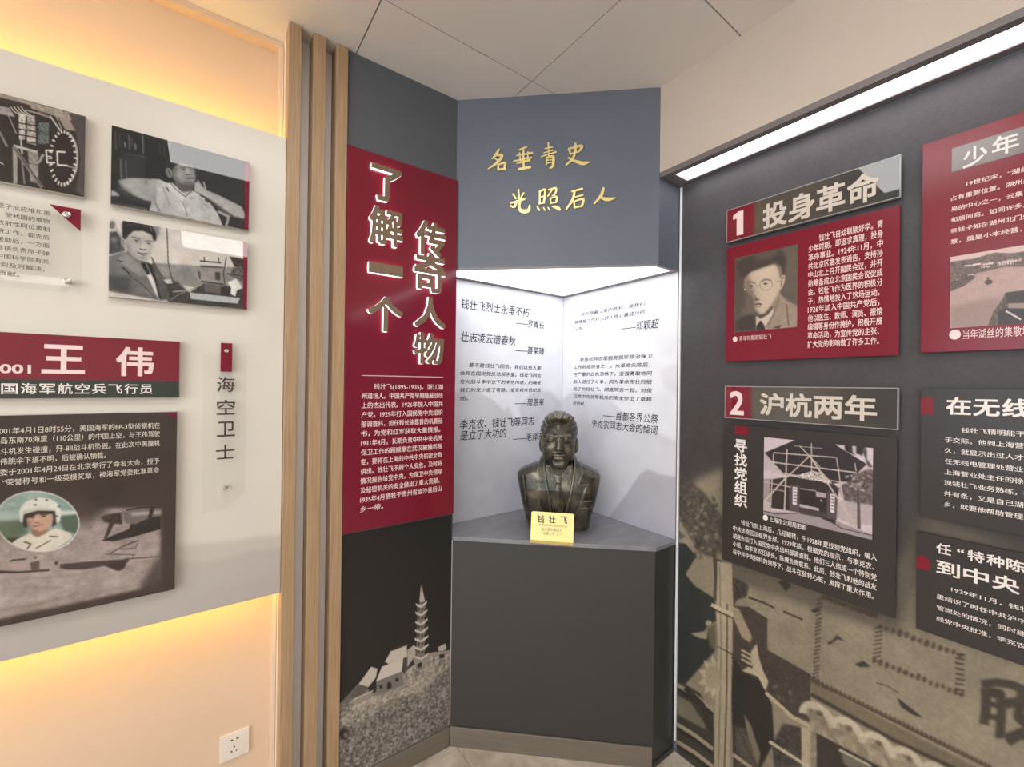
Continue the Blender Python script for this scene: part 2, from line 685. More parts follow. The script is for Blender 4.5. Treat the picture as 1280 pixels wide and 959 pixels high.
bm = bmesh.new()
fx = [XMIN] + [x for x in np.arange(0.864 - 8 * 0.6, XR, 0.6) if XMIN + 0.05 < x < XR - 0.02] + [XR]
fy = [YMIN] + [y for y in np.arange(0.93 - 12 * 0.6, YL, 0.6) if YMIN + 0.05 < y < YL - 0.02] + [YL]
for x0, x1 in zip(fx, fx[1:]):
    for y0, y1 in zip(fy, fy[1:]):
        box(bm, (x0 + 0.001, y0 + 0.001, -0.012), (x1 - 0.001, y1 - 0.001, 0.0))
nf_ = len(bm.faces)
box(bm, (XMIN - 0.1, YMIN - 0.1, -0.05), (XR + 0.1, YL + 0.1, -0.0125))
bm.faces.ensure_lookup_table()
for f in bm.faces[nf_:]:
    f.material_index = 1
structure(bm_obj('floor', bm, [MT['floor'], MT['seam']]))
structure(box_obj('wall_left', (XMIN, YL, -0.0123), (XR + 0.1, YL + 0.1, ZC + 0.05), MT['cream']))
structure(box_obj('wall_right', (XR, YMIN, -0.0123), (XR + 0.1, YL, ZC + 0.05), MT['dark']))
structure(box_obj('wall_rear', (XMIN, YMIN - 0.1, -0.0123), (XR + 0.1, YMIN, ZC + 0.05), MT['room']))
WY0, WY1, WZ0, WZ1 = -5.0, 0.9, 0.7, 2.5      # added window band, unseen behind the camera, to fill ceiling and header
bm = bmesh.new()
for lo, hi in (((YMIN - 0.1, -0.0123), (YL + 0.1, WZ0)), ((YMIN - 0.1, WZ1), (YL + 0.1, ZC + 0.05)), ((YMIN - 0.1, WZ0), (WY0, WZ1)), ((WY1, WZ0), (YL + 0.1, WZ1))):
    box(bm, (XMIN - 0.1, lo[0], lo[1]), (XMIN, hi[0], hi[1]))
structure(bm_obj('wall_far', bm, MT['room']))
wn = bpy.data.objects.new('added_window_1', None)
wn.location = (XMIN - 0.05, (WY0 + WY1) / 2, WZ0)
COL.objects.link(wn)
structure(wn)
bm = bmesh.new()
for y in np.linspace(WY0, WY1, 5):
    box(bm, (XMIN - 0.08, max(WY0, y - 0.025), WZ0), (XMIN - 0.03, min(WY1, y + 0.025), WZ1))
box(bm, (XMIN - 0.08, WY0, WZ0), (XMIN - 0.03, WY1, WZ0 + 0.05))
box(bm, (XMIN - 0.08, WY0, WZ1 - 0.05), (XMIN - 0.03, WY1, WZ1))
bm_obj('added_window_frame', bm, MT['white'], wn)
box_obj('pane', (XMIN - 0.058, WY0, WZ0), (XMIN - 0.053, WY1, WZ1), MT['acrylic'], wn)
pd_ = bpy.data.lights.new('added_window_portal', 'AREA')
pd_.shape = 'RECTANGLE'
pd_.size, pd_.size_y = WY1 - WY0, WZ1 - WZ0
pd_.cycles.is_portal = True
po = bpy.data.objects.new('added_window_portal', pd_)
COL.objects.link(po)
po.matrix_world = Matrix(((0, 0, -1, XMIN - 0.02), (-1, 0, 0, (WY0 + WY1) / 2), (0, 1, 0, (WZ0 + WZ1) / 2), (0, 0, 0, 1)))

# ceiling of 60 cm tiles with open dark joints
bm = bmesh.new()
xs = [0.431 + TILE * i for i in range(-6, 3)]
ys = [1.293 + TILE * i for i in range(-12, 2)]
xs = [XMIN] + [x for x in xs if XMIN + 0.1 < x < XR - 0.02] + [XR]
ys = [YMIN] + [y for y in ys if YMIN + 0.1 < y < YL - 0.02] + [YL]
G = 0.0022
for x0, x1 in zip(xs, xs[1:]):
    for y0, y1 in zip(ys, ys[1:]):
        box(bm, (x0 + G, y0 + G, ZC), (x1 - G, y1 - G, ZC + 0.012))
nt_ = len(bm.faces)
box(bm, (XMIN, YMIN, ZC + 0.014), (XR, YL, ZC + 0.03))
bm.faces.ensure_lookup_table()
for f in bm.faces[nt_:]:
    f.material_index = 1
structure(bm_obj('ceiling', bm, [MT['tile'], MT['seam']]))

# ceiling light panels (mirrored in the glossy photographs; far row added for fill light)
lamp_rows = [0.754, -1.035, -3.96]
where = ['nearest the niche', 'second from the niche', 'farthest from the niche']
for cx, side in ((0.421 - TILE, 'row beside the glossy photographs'), (0.431 - 4 * TILE, 'middle row'), (0.431 - 6 * TILE, 'added far row')):
    for j, y1 in enumerate(lamp_rows):
        x0, y0, x1 = cx, y1 - TILE, cx + TILE
        t = empty('ceiling_light', ((x0 + x1) / 2, (y0 + y1) / 2, ZC), 'square white ceiling light panel, %s, %s' % (where[j], side), 'ceiling light', 'square ceiling light panels')
        bm = bmesh.new()
        b_ = 0.014
        for lo, hi in (((x0, y0), (x1, y0 + b_)), ((x0, y1 - b_), (x1, y1)), ((x0, y0 + b_), (x0 + b_, y1 - b_)), ((x1 - b_, y0 + b_), (x1, y1 - b_))):
            box(bm, (lo[0], lo[1], ZC - 0.012), (hi[0], hi[1], ZC))
        bm_obj('frame', bm, MT['white'], t)
        box_obj('diffuser', (x0 + b_, y0 + b_, ZC - 0.008), (x1 - b_, y1 - b_, ZC - 0.001), MT['lamp'], t)

# bulkhead along the right wall
BX = B_[0]
BZ = 2.322
structure(box_obj('trim_1', (BX, YMIN + 0.02, BZ + 0.02), (XR - 0.001, B_[1] - 0.001, ZC - 0.0005), MT['soffit']))
t = empty('linear_light', ((BX + XR) / 2, -0.9, BZ), 'long white linear light under the beige bulkhead above the dark mural wall', 'light')
bm = bmesh.new()
LY0, LY1 = -2.6, B_[1] - 0.002
box(bm, (BX + 0.001, LY0, BZ), (BX + 0.028, LY1, BZ + 0.02))
box(bm, (XR - 0.030, LY0, BZ), (XR - 0.002, LY1, BZ + 0.02))
box(bm, (BX + 0.028, LY1 - 0.05, BZ), (XR - 0.030, LY1, BZ + 0.02))
box(bm, (BX + 0.028, LY0, BZ), (XR - 0.030, LY0 + 0.05, BZ + 0.02))
bm_obj('frame', bm, MT['framegrey'], t)
box_obj('diffuser', (BX + 0.028, LY0 + 0.05, BZ + 0.004), (XR - 0.030, LY1 - 0.05, BZ + 0.012), MT['line'], t)

# pillar with the red board, its dark paint above and print below
structure(box_obj('wall_pillar', (0.402, YP, 0), (0.845, YL - 0.001, ZC - 0.0005), MT['pier']))

# thin white corner beads
bead = box_obj('corner_bead', (XR - 0.008, B_[1] - 0.014, 0.05), (XR - 0.0012, B_[1] - 0.006, BZ - 0.004), MT['bead'], None, 0.001)
tag(bead, 'thin white vertical bead where the niche meets the dark mural wall', 'trim')
bead = box_obj('corner_bead', (0.8415, YP - 0.004, 0.085), (0.8442, YP - 0.0012, 0.85), MT['backing'], None, 0.0005)
tag(bead, 'thin white vertical bead between pagoda print and dark pedestal', 'trim')

# ---- corner niche: header, luminous ceiling, backdrops, pedestal
NZ = 1.975
CT = 0.867
foot = [tuple(A_), tuple(B_), (XR - 0.002, B_[1]), (XR - 0.002, YL - 0.002), (A_[0] + 0.004, YL - 0.002)]


def inset(pts, d):
    n = len(pts)
    P = [np.array(p) for p in pts]
    out = []
    for i in range(n):
        e0 = P[i] - P[i - 1]
        e1 = P[(i + 1) % n] - P[i]
        e0, e1 = e0 / np.linalg.norm(e0), e1 / np.linalg.norm(e1)
        n0, n1 = np.array([-e0[1], e0[0]]), np.array([-e1[1], e1[0]])
        m = (n0 + n1)
        m = m / (m @ n0)
        out.append(tuple(P[i] + m * d))
    return out


NF = inset(foot, 0.0)
t = empty('niche_header', (1.3, 1.45, NZ), 'slate grey header above the lit niche, carrying gold characters', 'header')
bm = bmesh.new()
prism(bm, foot, NZ + 0.0065, ZC - 0.0006)
bm_obj('bulkhead', bm, MT['dark'], t)
bm = bmesh.new()
inn = inset(foot, 0.016)
inn = [inn[0], inn[1], (inn[2][0] - 0.016, inn[2][1]), (inn[3][0] - 0.016, inn[3][1] - 0.016), (inn[4][0], inn[4][1] - 0.016)]
o0 = [bm.verts.new((*p, NZ)) for p in foot]
o1 = [bm.verts.new((*p, NZ + 0.0064)) for p in foot]
i0 = [bm.verts.new((*p, NZ)) for p in inn]
i1 = [bm.verts.new((*p, NZ + 0.0064)) for p in inn]
n = len(foot)
for i in range(n):
    j = (i + 1) % n
    bm.faces.new((o0[i], o0[j], o1[j], o1[i]))
    bm.faces.new((i0[i], i1[i], i1[j], i0[j]))
    bm.faces.new((o0[i], i0[i], i0[j], o0[j]))
    bm.faces.new((o1[i], o1[j], i1[j], i1[i]))
bm_obj('light_frame', bm, MT['framegrey'], t)
bm = bmesh.new()
prism(bm, inn, NZ + 0.002, NZ + 0.006)
o = bm_obj('light_diffuser', bm, MT['niche'], t)
o['label'] = 'glowing white diffuser'

t = empty('pedestal', (1.3, 1.45, 0), 'dark slate pedestal in the corner below the bronze bust', 'pedestal')
bm = bmesh.new()
prism(bm, foot, 0.0, CT - 0.017)
bm_obj('body', bm, MT['pedestal'], t)
slab('skirting_board', FH, 0.004, HLEN - 0.004, 0.0, 0.082, 0.0, 0.007, MT['skirting'], t, 0.0015)
slab('skirting_board', Frame((B_[0], B_[1], 0), (1, 0, 0), (0, -1, 0)), 0.004, XR - B_[0] - 0.012, 0.0, 0.02, 0.0, 0.006, MT['pedestal'], t, 0.001)
ct = inset(foot, -0.006)
ct = [(A_[0] + 0.001, A_[1] - 0.009), (ct[1][0], ct[1][1]), (XR - 0.002, ct[2][1]), (XR - 0.002, YL - 0.002), (A_[0] + 0.004, YL - 0.002)]
bm = bmesh.new()
prism(bm, ct, CT - 0.017, CT)
o = bm_obj('niche_countertop', bm, MT['counter'], None, 0.0015)
tag(o, 'polished grey stone counter on the pedestal, bust standing on it', 'countertop')

structure(slab('baseboard_left', FL, 0.403, 0.839, 0.0, 0.082, 0.0, 0.007, MT['skirting'], None, 0.0015))


def mountains(p, crop):
    p.F = p.F.crop(*crop)
    return p


FB = Frame((0, YL - 0.003, 0), (1, 0, 0), (0, -1, 0))
FB2 = Frame((XR - 0.003, 0, 0), (0, -1, 0), (-1, 0, 0))
C5 = (400, 320, 2.78)
NT, NB = NZ - 0.001, CT + 0.001
pl = Print(FB.crop(*C5), 0.0, 0.848, XR - 0.004, NB, NT, 190, (226, 226, 232))
m1 = [(470, 475), (510, 470), (560, 480), (600, 500), (640, 540), (655, 520), (672, 560), (720, 590), (760, 640), (800, 700), (840, 760), (840, 960), (440, 960), (440, 480)]
pl.poly(m1, (204, 202, 210), 1.2, 0.8)
pl.poly([(690, 530), (730, 480), (760, 470), (800, 470), (840, 510), (840, 960), (760, 960), (740, 700)], (200, 198, 206), 1.5, 0.8)
pl.poly([(440, 720), (500, 640), (560, 590), (640, 640), (700, 700), (840, 790), (840, 980), (440, 980)], (186, 184, 192), 5, 0.5)
pl.poly([(440, 860), (600, 800), (760, 760), (840, 760), (840, 990), (440, 990)], (196, 192, 200), 8, 0.6)
pl.grain(0.02, 14)
t = empty('niche_backdrop', (1.2, YL - 0.003, NB), 'white left niche backdrop printed with grey mountains and handwritten tributes', 'backdrop')
slab('board', FB, 0.8465, XR - 0.003, NB - 0.0005, NT + 0.0005, -0.002, 0.0, MT['white'], t)
pl.build('mountain_print', MT['scene'], t, 0.0004, 0.98)


def tline(F, s, xl, yl, xr, yr, hk=1.12, d=0.0):
    a, b = F.at(xl, yl, d), F.at(xr, yr, d)
    w = b[0] - a[0]
    nch = sum(0.6 if ord(c) < 256 else 1.0 for c in s)
    return (s, a[0], (a[1] + b[1]) / 2, w / nch * hk, w, 1.0)


Fa = FB.crop(570, 360, 9.136)
Fb = FB.crop(570, 450, 9.136)
big = [tline(Fa, '钱壮飞烈士永垂不朽', 58, 185, 838, 280), tline(Fa, '壮志凌云谱春秋', 50, 555, 680, 605),
       tline(Fb, '李克农、钱壮飞等同志', 42, 735, 895, 705), tline(Fb, '是立了大功的', 42, 865, 575, 835)]
sig = [tline(Fa, '——罗青长', 680, 395, 1005, 425), tline(Fa, '——聂荣臻', 675, 705, 1005, 725),
       tline(Fb, '——周恩来', 670, 487, 1003, 487), tline(Fb, '——毛泽东', 650, 890, 1003, 875)]
small = para(['　　要不是钱壮飞同志，我们这些人都', '会死在国民党反动派手里。钱壮飞同志', '在对敌斗争中立下的丰功伟绩，的确使', '我们的党少走了弯路，全党将永远纪念', '~他。'],
             Fb.at(45, 160)[0], Fb.at(972, 180)[0], Fb.at(965, 92)[1], (Fb.at(965, 92)[1] - Fb.at(965, 345)[1]) / 3, 0.0215, 0.0225)
make_text('handwriting', FB, 0.0010, big + sig + small, MT['greyink'], t, 0.009, 0.12)

pr = Print(FB2.crop(*C5), 0.0, -(YL - 0.004), -(B_[1] + 0.002), NB, NT, 180, (228, 227, 232))
pr.poly([(834, 500), (880, 470), (960, 470), (1000, 490), (1040, 530), (1100, 580), (1180, 620), (1250, 650), (1250, 990), (834, 990)], (206, 204, 211), 1.3, 0.8)
pr.poly([(1180, 400), (1215, 380), (1250, 378), (1250, 480), (1210, 460), (1190, 440)], (212, 209, 214), 2, 0.6)
pr.poly([(950, 990), (1010, 900), (1070, 820), (1110, 760), (1140, 742), (1180, 760), (1250, 770), (1250, 990)], (176, 172, 182), 1.0, 0.9)
pr.poly([(834, 800), (920, 760), (1000, 850), (1040, 990), (834, 990)], (198, 195, 203), 7, 0.6)
pr.grain(0.02, 14, 2)
t = empty('niche_backdrop', (XR - 0.003, 1.35, NB), 'white right niche backdrop printed with a dark grey peak and a memorial text', 'backdrop')
slab('board', FB2, -(YL - 0.004), -(B_[1] + 0.002), NB - 0.0005, NT + 0.0005, -0.0018, 0.0, MT['white'], t)
pr.build('mountain_print', MT['scene'], t, 0.0004, 0.98)
Fc = FB2.crop(710, 360, 9.136)
Fd = FB2.crop(710, 450, 9.136)
s1 = para(['　　这次隐蔽斗争的胜利，是我们', '党情报工作打入敌人核心最成功的', '~一次。'], Fc.at(75, 395)[0], Fc.at(882, 180)[0], Fc.at(880, 180)[1], (Fc.at(880, 180)[1] - Fc.at(80, 475)[1]) / 2, 0.0215, 0.0225)
s2 = para(['　　李克农同志是我党我军政治保卫', '工作的组织者之一。大革命失败后，', '在严重的白色恐怖下，坚强勇敢地同', '敌人进行了斗争，同为革命而壮烈牺', '牲了的钱壮飞、胡底同志一起，对保', '卫党中央领导机关的安全作出了卓越', '~的贡献。'],
          Fd.at(65, 120)[0], Fd.at(962, 90)[0], Fd.at(955, 90)[1] + 0.053, (Fd.at(955, 90)[1] - Fd.at(955, 390)[1]) / 3, 0.0215, 0.0225)
sg = [tline(Fc, '——邓颖超', 612, 455, 1040, 405), tline(Fd, '——首都各界公祭', 400, 630, 1030, 675), tline(Fd, '李克农同志大会的悼词', 272, 730, 1025, 800)]
make_text('handwriting', FB2, 0.0010, s1 + s2 + sg, MT['greyink'], t, 0.009, 0.12)

# ------------------------------------------------------------------ gold brush characters on the header
FG = FH.crop(600, 170, 7.111)
BR = {
    'name': [[(168, 118, 12), (145, 160, 20), (108, 202, 8)], [(150, 168, 13), (192, 172, 22), (185, 200, 20), (140, 245, 17), (75, 292, 9)], [(132, 198, 9), (160, 216, 14)], [(160, 250, 13), (163, 298, 16)], [(163, 252, 13), (222, 240, 18), (214, 290, 16)], [(163, 296, 13), (222, 290, 15)]],
    'hang': [[(350, 122, 12), (410, 98, 16)], [(385, 108, 14), (388, 288, 16)], [(325, 172, 10), (462, 150, 15)], [(300, 222, 10), (455, 192, 14)], [(330, 240, 11), (442, 214, 14)], [(350, 292, 18), (442, 276, 20)], [(352, 150, 11), (362, 235, 11)], [(428, 142, 11), (420, 222, 11)]],
    'green': [[(578, 112, 9), (642, 98, 12)], [(570, 148, 9), (650, 124, 11)], [(545, 182, 9), (672, 142, 14)], [(607, 60, 12), (611, 180, 14)], [(592, 190, 13), (590, 252, 11)], [(592, 194, 12), (650, 182, 18), (648, 262, 17), (622, 284, 9)], [(595, 215, 9), (645, 208, 9)], [(595, 238, 8), (645, 232, 8)]],
    'history': [[(790, 112, 14), (806, 158, 15)], [(795, 112, 13), (902, 88, 20), (882, 136, 15)], [(806, 156, 10), (882, 138, 11)], [(848, 68, 15), (846, 140, 18), (820, 205, 18), (768, 254, 12)], [(785, 192, 10), (850, 222, 19), (915, 242, 27), (972, 230, 9)]],
    'light': [[(342, 478, 13), (346, 560, 17)], [(293, 515, 11), (318, 552, 14)], [(388, 508, 13), (362, 552, 11)], [(278, 594, 12), (392, 560, 16)], [(326, 578, 17), (304, 630, 15), (270, 618, 10)], [(362, 572, 15), (346, 628, 18), (372, 666, 25), (428, 662, 25), (442, 615, 10)]],
    'shine': [[(532, 490, 14), (530, 602, 13)], [(532, 494, 12), (578, 480, 16), (568, 592, 14)], [(535, 542, 10), (568, 534, 10)], [(530, 602, 10), (570, 592, 10)], [(610, 476, 10), (676, 464, 14), (664, 520, 11), (642, 528, 7)], [(642, 476, 11), (604, 532, 9)], [(625, 550, 12), (630, 596, 11)], [(625, 552, 10), (682, 540, 14), (676, 588, 11)], [(630, 596, 9), (676, 588, 9)], [(508, 626, 9), (524, 656, 16)], [(565, 634, 7), (576, 656, 10)], [(604, 632, 7), (616, 652, 10)], [(645, 624, 11), (685, 634, 24), (708, 652, 16)]],
    'after': [[(818, 492, 13), (906, 470, 19)], [(840, 498, 16), (820, 572, 18), (768, 648, 12)], [(832, 546, 10), (912, 524, 14)], [(836, 580, 14), (842, 634, 13)], [(836, 582, 12), (916, 560, 18), (906, 622, 15)], [(842, 636, 13), (906, 622, 13)]],
    'person': [[(1098, 465, 18), (1075, 530, 22), (1018, 598, 13)], [(1072, 545, 13), (1120, 562, 27), (1160, 560, 22), (1202, 550, 9)]],
}


def brush(name, F, strokes, d0, d1, m, label, group):
    """Brush-written character: each stroke a swelling ribbon with round ends, cut from thick metal."""
    pts = [F.at(x, y, d1) for st in strokes for x, y, w in st]
    k = abs(F.at(strokes[0][0][0] + 10, strokes[0][0][1], d1)[0] - F.at(strokes[0][0][0], strokes[0][0][1], d1)[0]) / 10
    bm = bmesh.new()
    for si, st in enumerate(strokes):
        q = np.array([(*F.at(x, y, d1), w * k * 1.25) for x, y, w in st])
        n = len(q)
        if n == 2:
            q = np.array([q[0], (q[0] + q[1]) / 2 * np.array([1, 1, 0.86]), q[1]])
            n = 3
        T = np.linspace(0, n - 1, 8 * (n - 1) + 1)
        pp = []
        for tt in T:
            i = min(int(tt), n - 2)
            f = tt - i
            p0, p1, p2, p3 = q[max(i - 1, 0)], q[i], q[i + 1], q[min(i + 2, n - 1)]
            pp.append(0.5 * ((2 * p1) + (p2 - p0) * f + (2 * p0 - 5 * p1 + 4 * p2 - p3) * f * f + (3 * p1 - p0 - 3 * p2 + p3) * f ** 3))
        pp = np.array(pp)
        dr = np.gradient(pp[:, :2], axis=0)
        dr /= np.linalg.norm(dr, axis=1)[:, None] + 1e-9
        nm = np.stack([-dr[:, 1], dr[:, 0]], 1)
        left = pp[:, :2] + nm * pp[:, 2:3] / 2
        right = pp[:, :2] - nm * pp[:, 2:3] / 2
        a0, a1 = math.atan2(nm[-1][1], nm[-1][0]), math.atan2(nm[0][1], nm[0][0])
        cap1 = [pp[-1, :2] + pp[-1, 2] / 2 * np.array([math.cos(a0 - t), math.sin(a0 - t)]) for t in np.linspace(0.5, 2.64, 5)]
        cap0 = [pp[0, :2] + pp[0, 2] / 2 * np.array([math.cos(a1 + math.pi - t), math.sin(a1 + math.pi - t)]) for t in np.linspace(0.5, 2.64, 5)]
        L = len(pp)
        for dd, flip in ((d1 - si * 0.00012, False), (d0 + si * 0.00008, True)):
            lv = [bm.verts.new(F.P(*p, dd)) for p in left]
            rv = [bm.verts.new(F.P(*p, dd)) for p in right]
            c1 = [bm.verts.new(F.P(*p, dd)) for p in cap1]
            c0 = [bm.verts.new(F.P(*p, dd)) for p in cap0]
            for i in range(L - 1):
                bm.faces.new((lv[i], lv[i + 1], rv[i + 1], rv[i]))
            bm.faces.new([lv[-1]] + c1 + [rv[-1]])
            bm.faces.new([rv[0]] + c0 + [lv[0]])
            if not flip:
                ring1 = lv + c1 + rv[::-1] + c0
            else:
                ring0 = lv + c1 + rv[::-1] + c0
        for i in range(len(ring1)):
            j = (i + 1) % len(ring1)
            bm.faces.new((ring1[i], ring0[i], ring0[j], ring1[j]))
    o = bm_obj(name, bm, m)
    return tag(o, label, 'gold character', group)


for key, lab in (('name', 'leftmost gold brush character of the upper row on the slate header'),
                 ('hang', 'second gold brush character of the upper row, with stacked horizontal strokes'),
                 ('green', 'third gold brush character of the upper row on the slate header'),
                 ('history', 'rightmost gold brush character of the upper row, with a long sweeping tail'),
                 ('light', 'leftmost gold brush character of the lower row, ending in an upturned hook'),
                 ('shine', 'second gold brush character of the lower row, with four dots beneath'),
                 ('after', 'third gold brush character of the lower row, under a slanted roof stroke'),
                 ('person', 'rightmost gold brush character of the lower row, two plain strokes')):
    brush('gold_character', FG, BR[key], 0.0012, 0.008, MT['gold'], lab, 'gold characters on the niche header')

# ------------------------------------------------------------------ red pillar board with its glowing characters
RD = 0.012
u0, v1 = FL.at(433.4, 179.9, RD)
u1, v1b = FL.at(572.7, 225.9, RD)
_, v0 = FL.at(427, 669.4, RD)
_, v0b = FL.at(566.5, 641.7, RD)
RU0, RU1, RV0, RV1 = 0.4025, (u1 + FL.at(566.5, 641.7, RD)[0]) / 2, (v0 + v0b) / 2, (v1 + v1b) / 2
t = empty('biography_board', (0.62, YP, RV0), 'tall dark red board on the pillar, printed with a long white biography', 'wall panel')
slab('panel', FL, RU0, RU1, RV0, RV1, 0.001, RD, MT['red'], t, 0.0008)
c1, c2 = FL.crop(430, 440, 9.136), FL.crop(430, 540, 9.136)
a = c1.at(205, 267, RD)
b = c1.at(1132, 290, RD)
slab('divider_line', FL, a[0], b[0], (a[1] + b[1]) / 2 - 0.0012, (a[1] + b[1]) / 2 + 0.0012, RD, RD + 0.0006, MT['pinkink'], t)
bio = ['　　钱壮飞(1895-1935)，浙江湖', '州道场人。中国共产党早期隐蔽战线', '上的杰出代表。1926年加入中国共', '产党。1929年打入国民党中央组织', '部调查科，担任科长徐恩曾的机要秘',
       '书，为党和红军获取大量情报。', '1931年4月，长期负责中共中央机关', '保卫工作的顾顺章在武汉被捕后叛', '变，要将在上海的中共中央机密全数', '供出。钱壮飞不顾个人安危，及时将', '情况报告给党中央，为保卫中央领导', '及秘密机关的安全做出了重大贡献。', '1935年4月牺牲于贵州省金沙县后山', '~乡一带。']
uL, uR = c1.at(200, 505, RD)[0], c1.at(1128, 500, RD)[0]
va, vb = c1.at(1110, 402, RD)[1], c2.at(1105, 645, RD)[1]
make_text('lettering', FL, RD + 0.0006, para(bio, uL, uR, va, (va - vb) / 12, 0.0235, (uR - uL) / 15), MT['pinkink'], t, 0.018)

FC1, FC2 = FL.crop(440, 190, 6.85), FL.crop(440, 320, 6.39)
LT = 0.013
for ch, F, bx, lab in (('了', FC1, (165, 125, 428, 425), 'topmost bronze glowing character of the left column on the red board'),
                       ('解', FC1, (150, 475, 440, 800), 'second bronze glowing character of the left column, densely stroked'),
                       ('一', FC2, (135, 65, 408, 148), 'single horizontal bar character of the left column on the red board'),
                       ('个', FC2, (128, 322, 408, 605), 'lowest bronze glowing character of the left column on the red board'),
                       ('传', FC1, (552, 598, 808, 890), 'topmost bronze glowing character of the right column on the red board'),
                       ('奇', FC2, (500, -25, 752, 290), 'second bronze glowing character of the right column on the red board'),
                       ('人', FC2, (502, 328, 752, 572), 'third character of the right column, two spreading strokes'),
                       ('物', FC2, (498, 615, 735, 865), 'lowest bronze glowing character of the right column on the red board')):
    dF = RD + LT + 0.003
    p = [F.at(bx[0], (bx[1] + bx[3]) / 2, dF), F.at(bx[2], (bx[1] + bx[3]) / 2, dF), F.at((bx[0] + bx[2]) / 2, bx[1], dF), F.at((bx[0] + bx[2]) / 2, bx[3], dF)]
    U0, U1, V1, V0 = p[0][0], p[1][0], p[2][1], p[3][1]
    t = empty('glowing_character', tuple(F.P((U0 + U1) / 2, V0, RD)), lab, 'character', 'glowing characters on the red board')
    for part, d0, d1, m, gr in (('light_body', RD, RD + LT, MT['glow'], 0.0), ('face', RD + LT, dF, MT['bronzeface'], 0.0)):
        v, fs = glyph_mesh([ch], 0.024, 0.5)[0]
        lo, hi = v.min(0), v.max(0)
        q = (v - lo) / (hi - lo)
        P = F.o + np.outer(U0 + q[:, 0] * (U1 - U0), F.u) + np.outer(V0 + q[:, 1] * (V1 - V0), F.z) + np.outer(d0 + q[:, 2] * (d1 - d0), F.n)
        me = bpy.data.meshes.new(part)
        me.from_pydata(P.tolist(), [], fs)
        keep_world(link(part, me, m), t)

# pagoda print on the lower pillar
PF = FL.crop(420, 725, 4.1)
pz1 = 0.957
p = Print(PF, 0.0012, 0.403, 0.8395, 0.083, pz1, 230, (40, 37, 35))
p.poly([(0, 650), (60, 600), (100, 560), (190, 560), (350, 470), (470, 380), (620, 360), (620, 990), (0, 990)], (150, 140, 128), 1.0, 1.0, 0.45, 5)
p.poly([(0, 800), (120, 740), (330, 600), (620, 430), (620, 990), (0, 990)], (118, 110, 102), 4, 0.9, 0.6, 4)
for i in range(420):
    x = 20 + 570 * random.random()
    y = 600 + 340 * random.random() + (590 - x) * 0.22 - 90
    if y < 1000 - x * 0.9 and y < 640:
        continue
    p.ell(x, y, 3 + 7 * random.random(), 2 + 5 * random.random(), random.choice([60, 75, 90, 150, 170, 165]), random.random() * 180, 0.7, 0.75)
p.poly([(60, 700), (190, 600), (340, 530), (470, 460), (500, 430), (520, 500), (420, 590), (260, 600), (120, 690), (40, 740)], (160, 150, 138), 2, 0.75, 0.4, 4)
p.poly([(25, 630), (110, 535), (130, 545), (60, 640)], (110, 102, 95), 1)
p.poly([(115, 535), (180, 445), (212, 455), (205, 500), (165, 550)], (196, 184, 170), 0.5)
p.poly([(115, 537), (165, 550), (150, 580), (90, 610), (70, 600)], (96, 88, 82), 0.6)
p.poly([(165, 555), (205, 500), (205, 575), (180, 585)], (40, 36, 33), 0.6)
p.poly([(205, 520), (340, 465), (345, 540), (215, 592)], (122, 114, 108), 0.5)
p.poly([(205, 520), (235, 445), (345, 400), (338, 468)], (204, 192, 178), 0.4)
p.poly([(250, 420), (285, 358), (362, 330), (365, 395), (270, 430)], (198, 186, 172), 0.5)
p.poly([(282, 356), (360, 322), (362, 335), (285, 366)], (60, 54, 50), 0.4)
p.poly([(345, 405), (372, 390), (368, 460), (345, 490)], (76, 68, 64), 0.5)
p.poly([(365, 360), (402, 330), (410, 380), (385, 420), (365, 450)], (176, 164, 150), 0.6)
for x, y in ((230, 548), (312, 512)):
    p.ell(x, y, 9, 10, (40, 36, 34))
p.poly([(262, 562), (262, 530), (272, 520), (283, 530), (284, 552)], (38, 34, 32))
p.poly([(95, 620), (185, 572), (192, 590), (100, 645)], (150, 140, 126), 0.5)
p.line([(92, 612), (190, 568)], 6, (196, 186, 172))
p.line([(85, 660), (200, 600)], 8, (186, 174, 160))
p.poly([(408, 455), (412, 380), (416, 130), (440, 112), (458, 130), (456, 380), (458, 445), (432, 462)], (128, 118, 110), 0.5)
p.poly([(427, 115), (433, 40), (440, 30), (445, 60), (457, 112)], (178, 166, 154), 0.4)
p.line([(438, 28), (436, 60)], 5, (150, 140, 130))
for i, y in enumerate((125, 168, 215, 258, 302, 345, 392)):
    w = 27 + i * 1.6
    p.poly([(438 - w - 4, y - 6), (436, y + 8), (438 + w + 2, y - 20), (438 + w, y - 6), (438, y + 18), (438 - w, y + 8)], (206, 194, 180), 0.5)
    for xx in (-16, 2, 17):
        p.poly([(438 + xx - 4, y + 20), (438 + xx + 5, y + 18), (438 + xx + 5, y + 32), (438 + xx - 4, y + 34)], (50, 45, 42), 0.5)
p.poly([(395, 400), (440, 410), (468, 385), (470, 430), (440, 450), (400, 430)], (150, 140, 130), 0.7)
p.poly([(418, 430), (440, 420), (440, 445), (420, 452)], (44, 40, 38), 0.5)
p.poly([(522, 345), (560, 325), (566, 350), (550, 366), (526, 366)], (180, 170, 158), 0.5)
p.poly([(528, 366), (556, 362), (556, 398), (530, 404)], (46, 42, 40), 0.5)
p.poly([(470, 375), (590, 358), (590, 375), (470, 392)], (150, 140, 130), 0.6)
p.ell(42, 790, 26, 30, (48, 46, 46), 0, 1.2)
p.ell(50, 795, 12, 14, (120, 112, 104), 0, 1.2)
t = tag(p.build('mural_print', MT['scene'], None), 'monochrome pagoda on a rocky hill printed on the lower pillar', 'printed mural')

